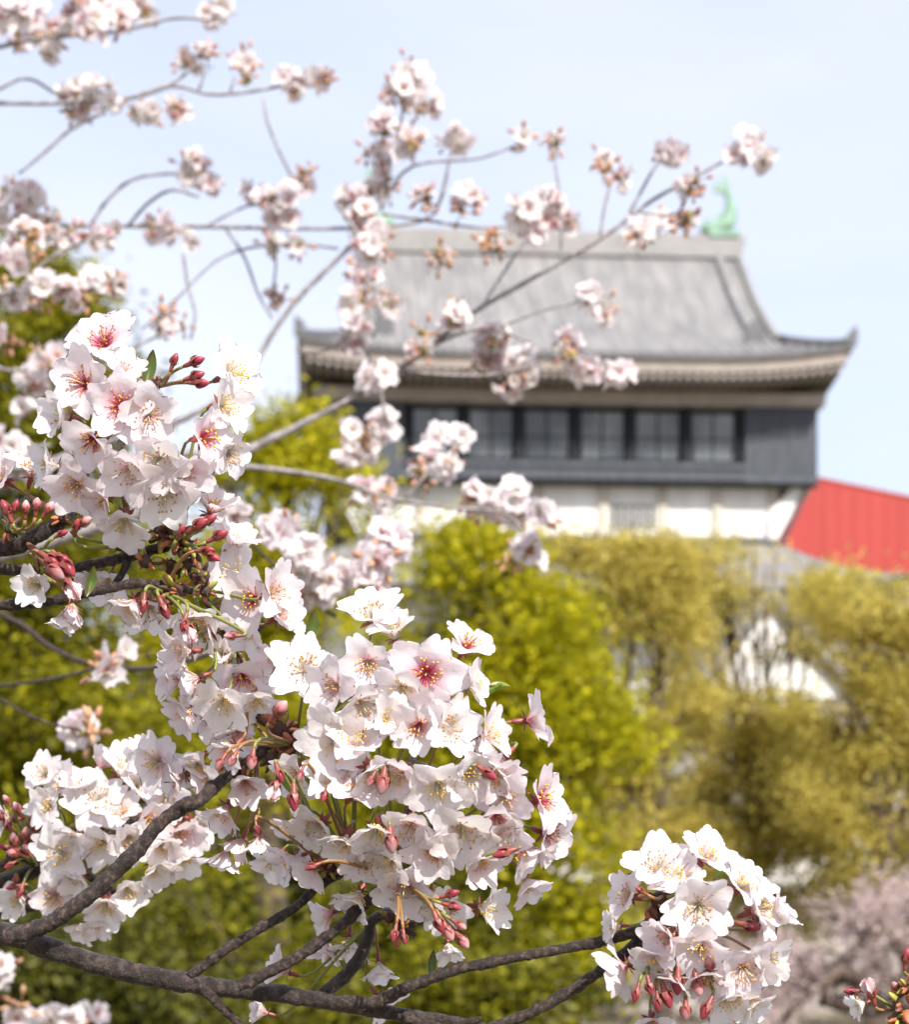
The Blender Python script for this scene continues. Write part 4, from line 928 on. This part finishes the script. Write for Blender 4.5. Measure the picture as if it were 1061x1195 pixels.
put_flower(sp_, N_S, 1010, 1170, 26, 200, 80, 'half', .1, .94, rnd); put_bud(sp_, N_S, 1045, 1150, 26, 110, 80, 'pink', .925, rnd)

# ------------------------------------------------------------------ out of focus branches above and behind
def clusters(root, Y, segs, pts, rnd, wob=.10):
    """pts: (px, py, r px, brown share): blossoms scattered in each tuft, each a part of its own"""
    n = 0; extra = MB(); items = []
    for t in pts:
        x, y, r = t[:3]; br = t[3] if len(t) > 3 else 0.12
        Yc = Y+rnd.uniform(-wob, wob); fl = .0165
        k = max(2, int((r/15.0)**2*3.3*(1-.6*br)+.5)); r *= 1.08
        c = at(x, y, Yc); rw = r/F*Yc
        for _ in range(k):
            d = Vector((rnd.gauss(0, 1), rnd.gauss(0, 1), rnd.gauss(0, 1))).normalized()*rnd.uniform(.35, 1)**.6
            d.z -= .08
            p = c+d*max(.004, rw-fl*.75)
            nrm = (d*1.0+Vector((rnd.gauss(0, .4), rnd.gauss(-.65, .45), rnd.gauss(.1, .4)))).normalized()
            items.append((rnd.uniform(.95, 1.22)*fl, rnd.choice(LOW), p, nrm, 'blossom'))
        for _ in range(int(.35+br*r/5.5+rnd.random()*.8)):
            d = Vector((rnd.gauss(0, 1), rnd.gauss(0, 1), rnd.gauss(0, 1)))*rw*.4
            items.append((rnd.uniform(.8, 1.25)*.0155, rnd.choice(LOWB), c+d, (d+Vector((0, 0, .001))).normalized(), 'bud_spray'))
    n = {'blossom': 0, 'bud_spray': 0}; over = {}
    for s, me, p, nrm, nm in items:
        M = frame(p, nrm, rnd.uniform(0, 6.28), s)
        if n[nm] < 99:
            n[nm] += 1
            link(nm, me, root, Matrix.Translation(p-root.location) @ M.to_3x3().to_4x4())
        else:
            over.setdefault(nm, MB())
            K = M.to_3x3(); o_ = over[nm]
            o_.add([tuple(p+K @ v.co) for v in me.vertices], [tuple(f.vertices) for f in me.polygons], 0); o_.me = me
            o_.m[-len(me.polygons):] = [f.material_index for f in me.polygons]
    for nm, o_ in over.items():
        tag(o_.build(nm, list(o_.me.materials), root), kind='stuff')
    print('TUFTS', root['label'][:40], n)
def far_branch(label, Y, lines, pts, seed, m=None):
    r_ = random.Random(seed)
    p0 = lines[0][0]
    root = thing('cherry_branch', at(p0[0], p0[1], Y), label, 'branch', 'blurred cherry branches behind the sharp ones')
    for i, ln in enumerate(lines):
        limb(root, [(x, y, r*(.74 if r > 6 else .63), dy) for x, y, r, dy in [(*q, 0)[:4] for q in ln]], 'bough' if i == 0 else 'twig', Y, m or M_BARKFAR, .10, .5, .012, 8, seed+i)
    clusters(root, Y, lines, pts, r_)
    return root
far_branch('blurred flowering branch crossing the top left corner of the sky', 2.7,
  [[(-1200, 300, 20), (-300, 110, 9), (-40, 62, 5), (0, 55, 4), (45, 45, 4), (95, 41, 3.6), (145, 36, 3.4), (200, 22, 3), (245, 24, 2.4)], [(-60, 66, 4), (0, 30, 3), (14, 10, 3), (22, -20, 3)]],
  [(15, 15, 26), (50, 28, 28), (85, 14, 26), (108, 30, 24), (140, 18, 22), (172, 14, 18, .5), (242, 22, 16, .4), (60, 54, 18), (258, 8, 14), (20, 45, 16, .4), (-10, 20, 26), (120, 5, 18)], 51)
far_branch('blurred branch below the top left corner with loose blossoms and a bare twig hanging down', 2.75,
  [[(-1200, 330, 20), (-300, 160, 8), (-40, 123, 4.5), (0, 121, 4), (70, 121, 4), (145, 116, 4), (180, 107, 3.6), (205, 96, 3.2), (232, 72, 2.6)],
   [(145, 117, 3.6), (200, 101, 3.4), (240, 110, 3.2), (272, 110, 3), (322, 102, 2.8), (374, 88, 2.4)],
   [(-40, 118, 3), (0, 104, 3), (22, 93, 3), (42, 95, 2.8), (62, 108, 2.6), (82, 112, 2.4)],
   [(120, 132, 3.4), (82, 152, 3.2), (50, 180, 3), (22, 203, 2.6)], [(232, 105, 2.6), (238, 88, 2.4), (236, 70, 2)], [(268, 110, 2.6), (274, 90, 2.2)]],
  [(85, 104, 22), (115, 106, 24), (130, 120, 14, .5), (224, 72, 17, .4), (238, 65, 10, .8), (210, 126, 20), (170, 130, 19, .3), (288, 78, 18, .7), (340, 95, 22), (371, 88, 11, .9), (90, 125, 14, .3)], 52)
far_branch('long level blurred branch across the sky to the roof ridge with many blossom tufts', 2.85,
  [[(-1300, 420, 22), (-300, 290, 9), (-40, 270, 5), (0, 267, 4.4), (120, 264, 4.2), (250, 265, 4), (350, 267, 3.8), (440, 265, 3.4), (500, 255, 3), (516, 225, 2.6), (526, 178, 2.2)],
   [(105, 264, 3.4), (125, 234, 3.4), (152, 211, 3.2), (180, 204, 3), (210, 203, 2.6)], [(150, 264, 3.4), (170, 240, 3.2), (200, 222, 3), (232, 230, 2.6)],
   [(340, 205, 2.8), (325, 175, 2.8), (312, 142, 2.8), (308, 116, 2.4)], [(214, 296, 2.8), (219, 332, 2.8), (228, 368, 2.6), (222, 396, 2.2)],
   [(262, 265, 2.8), (285, 300, 2.6), (302, 345, 2.4), (318, 372, 2)],
   [(395, 290, 3), (330, 285, 2.6), (260, 300, 2.4), (205, 350, 2.2), (165, 385, 2)], [(440, 266, 3.4), (434, 300, 3), (428, 340, 2.8), (436, 395, 2.4)],
   [(240, 265, 2.6), (290, 240, 2.4), (340, 235, 2.2)], [(318, 268, 2.4), (322, 310, 2.2), (316, 350, 2)],],
  [(25, 228, 32), (4, 245, 24), (228, 198, 22), (244, 215, 12, .4), (296, 224, 18), (335, 238, 32), (354, 212, 16, .9), (344, 284, 18), (308, 236, 16), (200, 265, 20, .4), (222, 280, 14), (180, 270, 13, .6), (318, 350, 11, .9), (318, 285, 12, .5), (414, 232, 24), (436, 224, 18), (60, 262, 14, .3), (130, 268, 12, .4)], 53)
far_branch('blurred upright spray of blossoms against the sky left of the roof ridge', 2.75,
  [[(-500, 760, 14), (60, 540, 7.5), (200, 495, 6), (278, 452, 5.4), (300, 420, 5.2), (320, 386, 5.2), (346, 350, 5), (378, 318, 4.8), (412, 284, 4.4), (440, 245, 3.6), (452, 200, 3), (465, 155, 2.6), (474, 110, 2.2)], [(445, 245, 2.8), (470, 202, 2.6), (500, 190, 2.6), (560, 185, 2.4), (606, 168, 2)], [(445, 250, 2.8), (500, 258, 2.8), (560, 266, 2.4), (610, 262, 2)], [(505, 252, 2.6), (518, 225, 2.6), (526, 178, 2.2)]],
  [(482, 95, 26), (465, 112, 20), (500, 120, 20), (450, 148, 24), (476, 168, 24), (442, 182, 18), (534, 158, 21), (452, 210, 20, .4), (494, 230, 14, .9), (550, 232, 22, .45), (609, 165, 14, .3), (646, 166, 10, 1)], 63)
far_branch('blurred tufts of blossom hanging at the left end of the castle roof', 2.6,
  [[(395, 240, 4), (425, 290, 3.6), (428, 340, 3.2), (415, 380, 3), (440, 440, 3), (452, 500, 2.6)], [(428, 330, 2.6), (458, 354, 2)], [(418, 380, 2.4), (380, 410, 2.2), (345, 408, 2)]],
  [(428, 262, 29), (434, 292, 24, .3), (428, 325, 29, .3), (416, 360, 29), (455, 354, 13, .5), (410, 392, 22), (440, 440, 22), (450, 494, 26), (490, 405, 17, .5), (420, 520, 22, .3), (398, 540, 16), (410, 505, 16)], 54)
far_branch('blurred branch rising diagonally across the castle roof towards the green roof fish', 2.55,
  [[(-900, 900, 20), (100, 620, 9), (230, 555, 7.5), (280, 530, 7), (330, 506, 6.4), (372, 485, 6), (420, 460, 5.4), (470, 430, 5), (520, 390, 4.8), (560, 360, 4.6), (620, 326, 4.4), (702, 278, 4), (760, 235, 3.6), (800, 213, 3.2), (838, 192, 3), (862, 180, 2.6)],
   [(728, 262, 3), (744, 232, 2.8), (764, 196, 2.6), (782, 176, 2.2)], [(700, 280, 2.8), (706, 240, 2.6), (714, 212, 2.2)], [(655, 305, 2.6), (654, 240, 2.6), (648, 190, 2.4), (645, 170, 2)],
   [(745, 248, 2.6), (790, 250, 2.4), (806, 215, 2)], [(560, 362, 2.4), (600, 300, 2.2), (630, 260, 2)], [(855, 184, 2.4), (872, 172, 2)]],
  [(610, 248, 24), (640, 244, 28), (664, 258, 15), (625, 272, 14), (722, 202, 18, .3), (702, 190, 9), (784, 172, 22), (868, 168, 28), (890, 184, 16), (806, 215, 12, .9), (740, 272, 22, .2), (770, 264, 17, .6), (795, 262, 13, .6), (512, 302, 11, 1), (574, 290, 14, .9)], 55)
far_branch('blurred low side branch with blossom tufts over the middle of the castle eaves', 2.55,
  [[(418, 461, 5), (452, 438, 4.4), (490, 414, 4), (530, 392, 3.4), (575, 385, 3), (620, 400, 2.4)], [(470, 434, 3), (570, 438, 2.6), (660, 418, 2.2), (725, 432, 2)], [(575, 386, 2.6), (635, 362, 2.4), (690, 350, 2)]],
  [(530, 372, 20, .6), (540, 358, 14, 0), (576, 394, 24), (600, 434, 34), (570, 414, 22, .4), (690, 348, 21), (702, 366, 14), (662, 398, 22), (682, 430, 22), (724, 436, 22), (664, 418, 14, .4)], 65)
far_branch('blurred lower branch in front of the white castle wall with pale blossom tufts', 2.35,
  [[(-800, 620, 18), (140, 535, 8), (230, 538, 6), (290, 545, 5.4), (350, 552, 5), (400, 562, 4.4), (450, 580, 4), (520, 592, 3.6), (590, 600, 3), (625, 640, 2.4)], [(470, 585, 3), (500, 550, 2.6), (520, 515, 2)], [(450, 580, 3), (440, 610, 2.6), (446, 640, 2)]],
  [(510, 510, 20), (536, 510, 15), (500, 540, 24, .35), (522, 546, 18), (432, 578, 24), (448, 575, 18), (550, 580, 24, .4), (580, 586, 24), (608, 590, 25), (632, 600, 17), (618, 640, 20, .4), (600, 572, 14), (625, 655, 14)], 56)
far_branch('blurred branch from the left with pink blossom tufts just above the sharp central blossoms', 1.9,
  [[(-700, 520, 12), (-200, 650, 7), (0, 716, 5.2), (60, 756, 5), (120, 778, 4.8), (200, 776, 4.8), (290, 742, 4.6), (345, 700, 4.4), (400, 672, 4), (430, 640, 3.6), (455, 622, 3)], [(392, 720, 3.4), (352, 690, 3.2), (335, 650, 3), (328, 615, 2.4)], [(352, 690, 3), (300, 640, 2.6), (270, 602, 2.4)]],
  [(360, 650, 26), (328, 620, 20, .2), (452, 628, 30), (432, 656, 24), (376, 682, 24), (340, 694, 28), (435, 678, 20), (395, 670, 22), (345, 660, 22, .4), (270, 600, 20)], 57, M_BARK)
far_branch('dense blurred blossoms in front of the yellow green tree at the left edge', 2.5,
  [[(-900, 700, 20), (-200, 420, 8), (-30, 352, 5), (30, 340, 4.6), (80, 338, 4), (140, 345, 3)], [(-60, 370, 5), (0, 430, 4), (60, 425, 3.4), (120, 420, 3), (200, 385, 2.4)], [(-60, 400, 5), (0, 510, 4), (60, 520, 3)], [(20, 342, 3), (60, 300, 3), (125, 272, 2.4)]],
  [(30, 275, 24), (60, 282, 20), (100, 275, 20), (130, 276, 12), (80, 345, 22), (110, 333, 22), (50, 340, 22, .3), (20, 302, 22, .3), (5, 395, 10), (40, 440, 22), (8, 520, 26), (30, 545, 20), (195, 380, 20, .9), (135, 330, 14, .7), (15, 345, 18, .3), (60, 420, 22, .4), (30, 480, 18)], 58, None)
far_branch('blurred twig low at the left with two small white blossom tufts before dark foliage', 1.75,
  [[(-500, 830, 9), (-100, 806, 4.4), (0, 800, 3.4), (60, 792, 3), (110, 780, 2.6), (135, 770, 2.2)], [(-20, 802, 3), (40, 838, 2.6), (95, 853, 2.2)]],
  [(137, 770, 17), (120, 778, 9, .6), (92, 853, 21)], 59, M_BARK)
far_branch('blurred pale blossoms at the bottom left corner below the bough', 2.3,
  [[(-500, 1400, 12), (-60, 1230, 6), (0, 1200, 4), (50, 1188, 3.4), (95, 1182, 3)], [(-60, 1200, 4), (-10, 1150, 3.4), (6, 1130, 3)]],
  [(2, 1132, 22), (22, 1186, 14), (62, 1184, 18), (85, 1190, 14), (110, 1180, 12)], 60)
print('sharp blossoms', cnt[0])
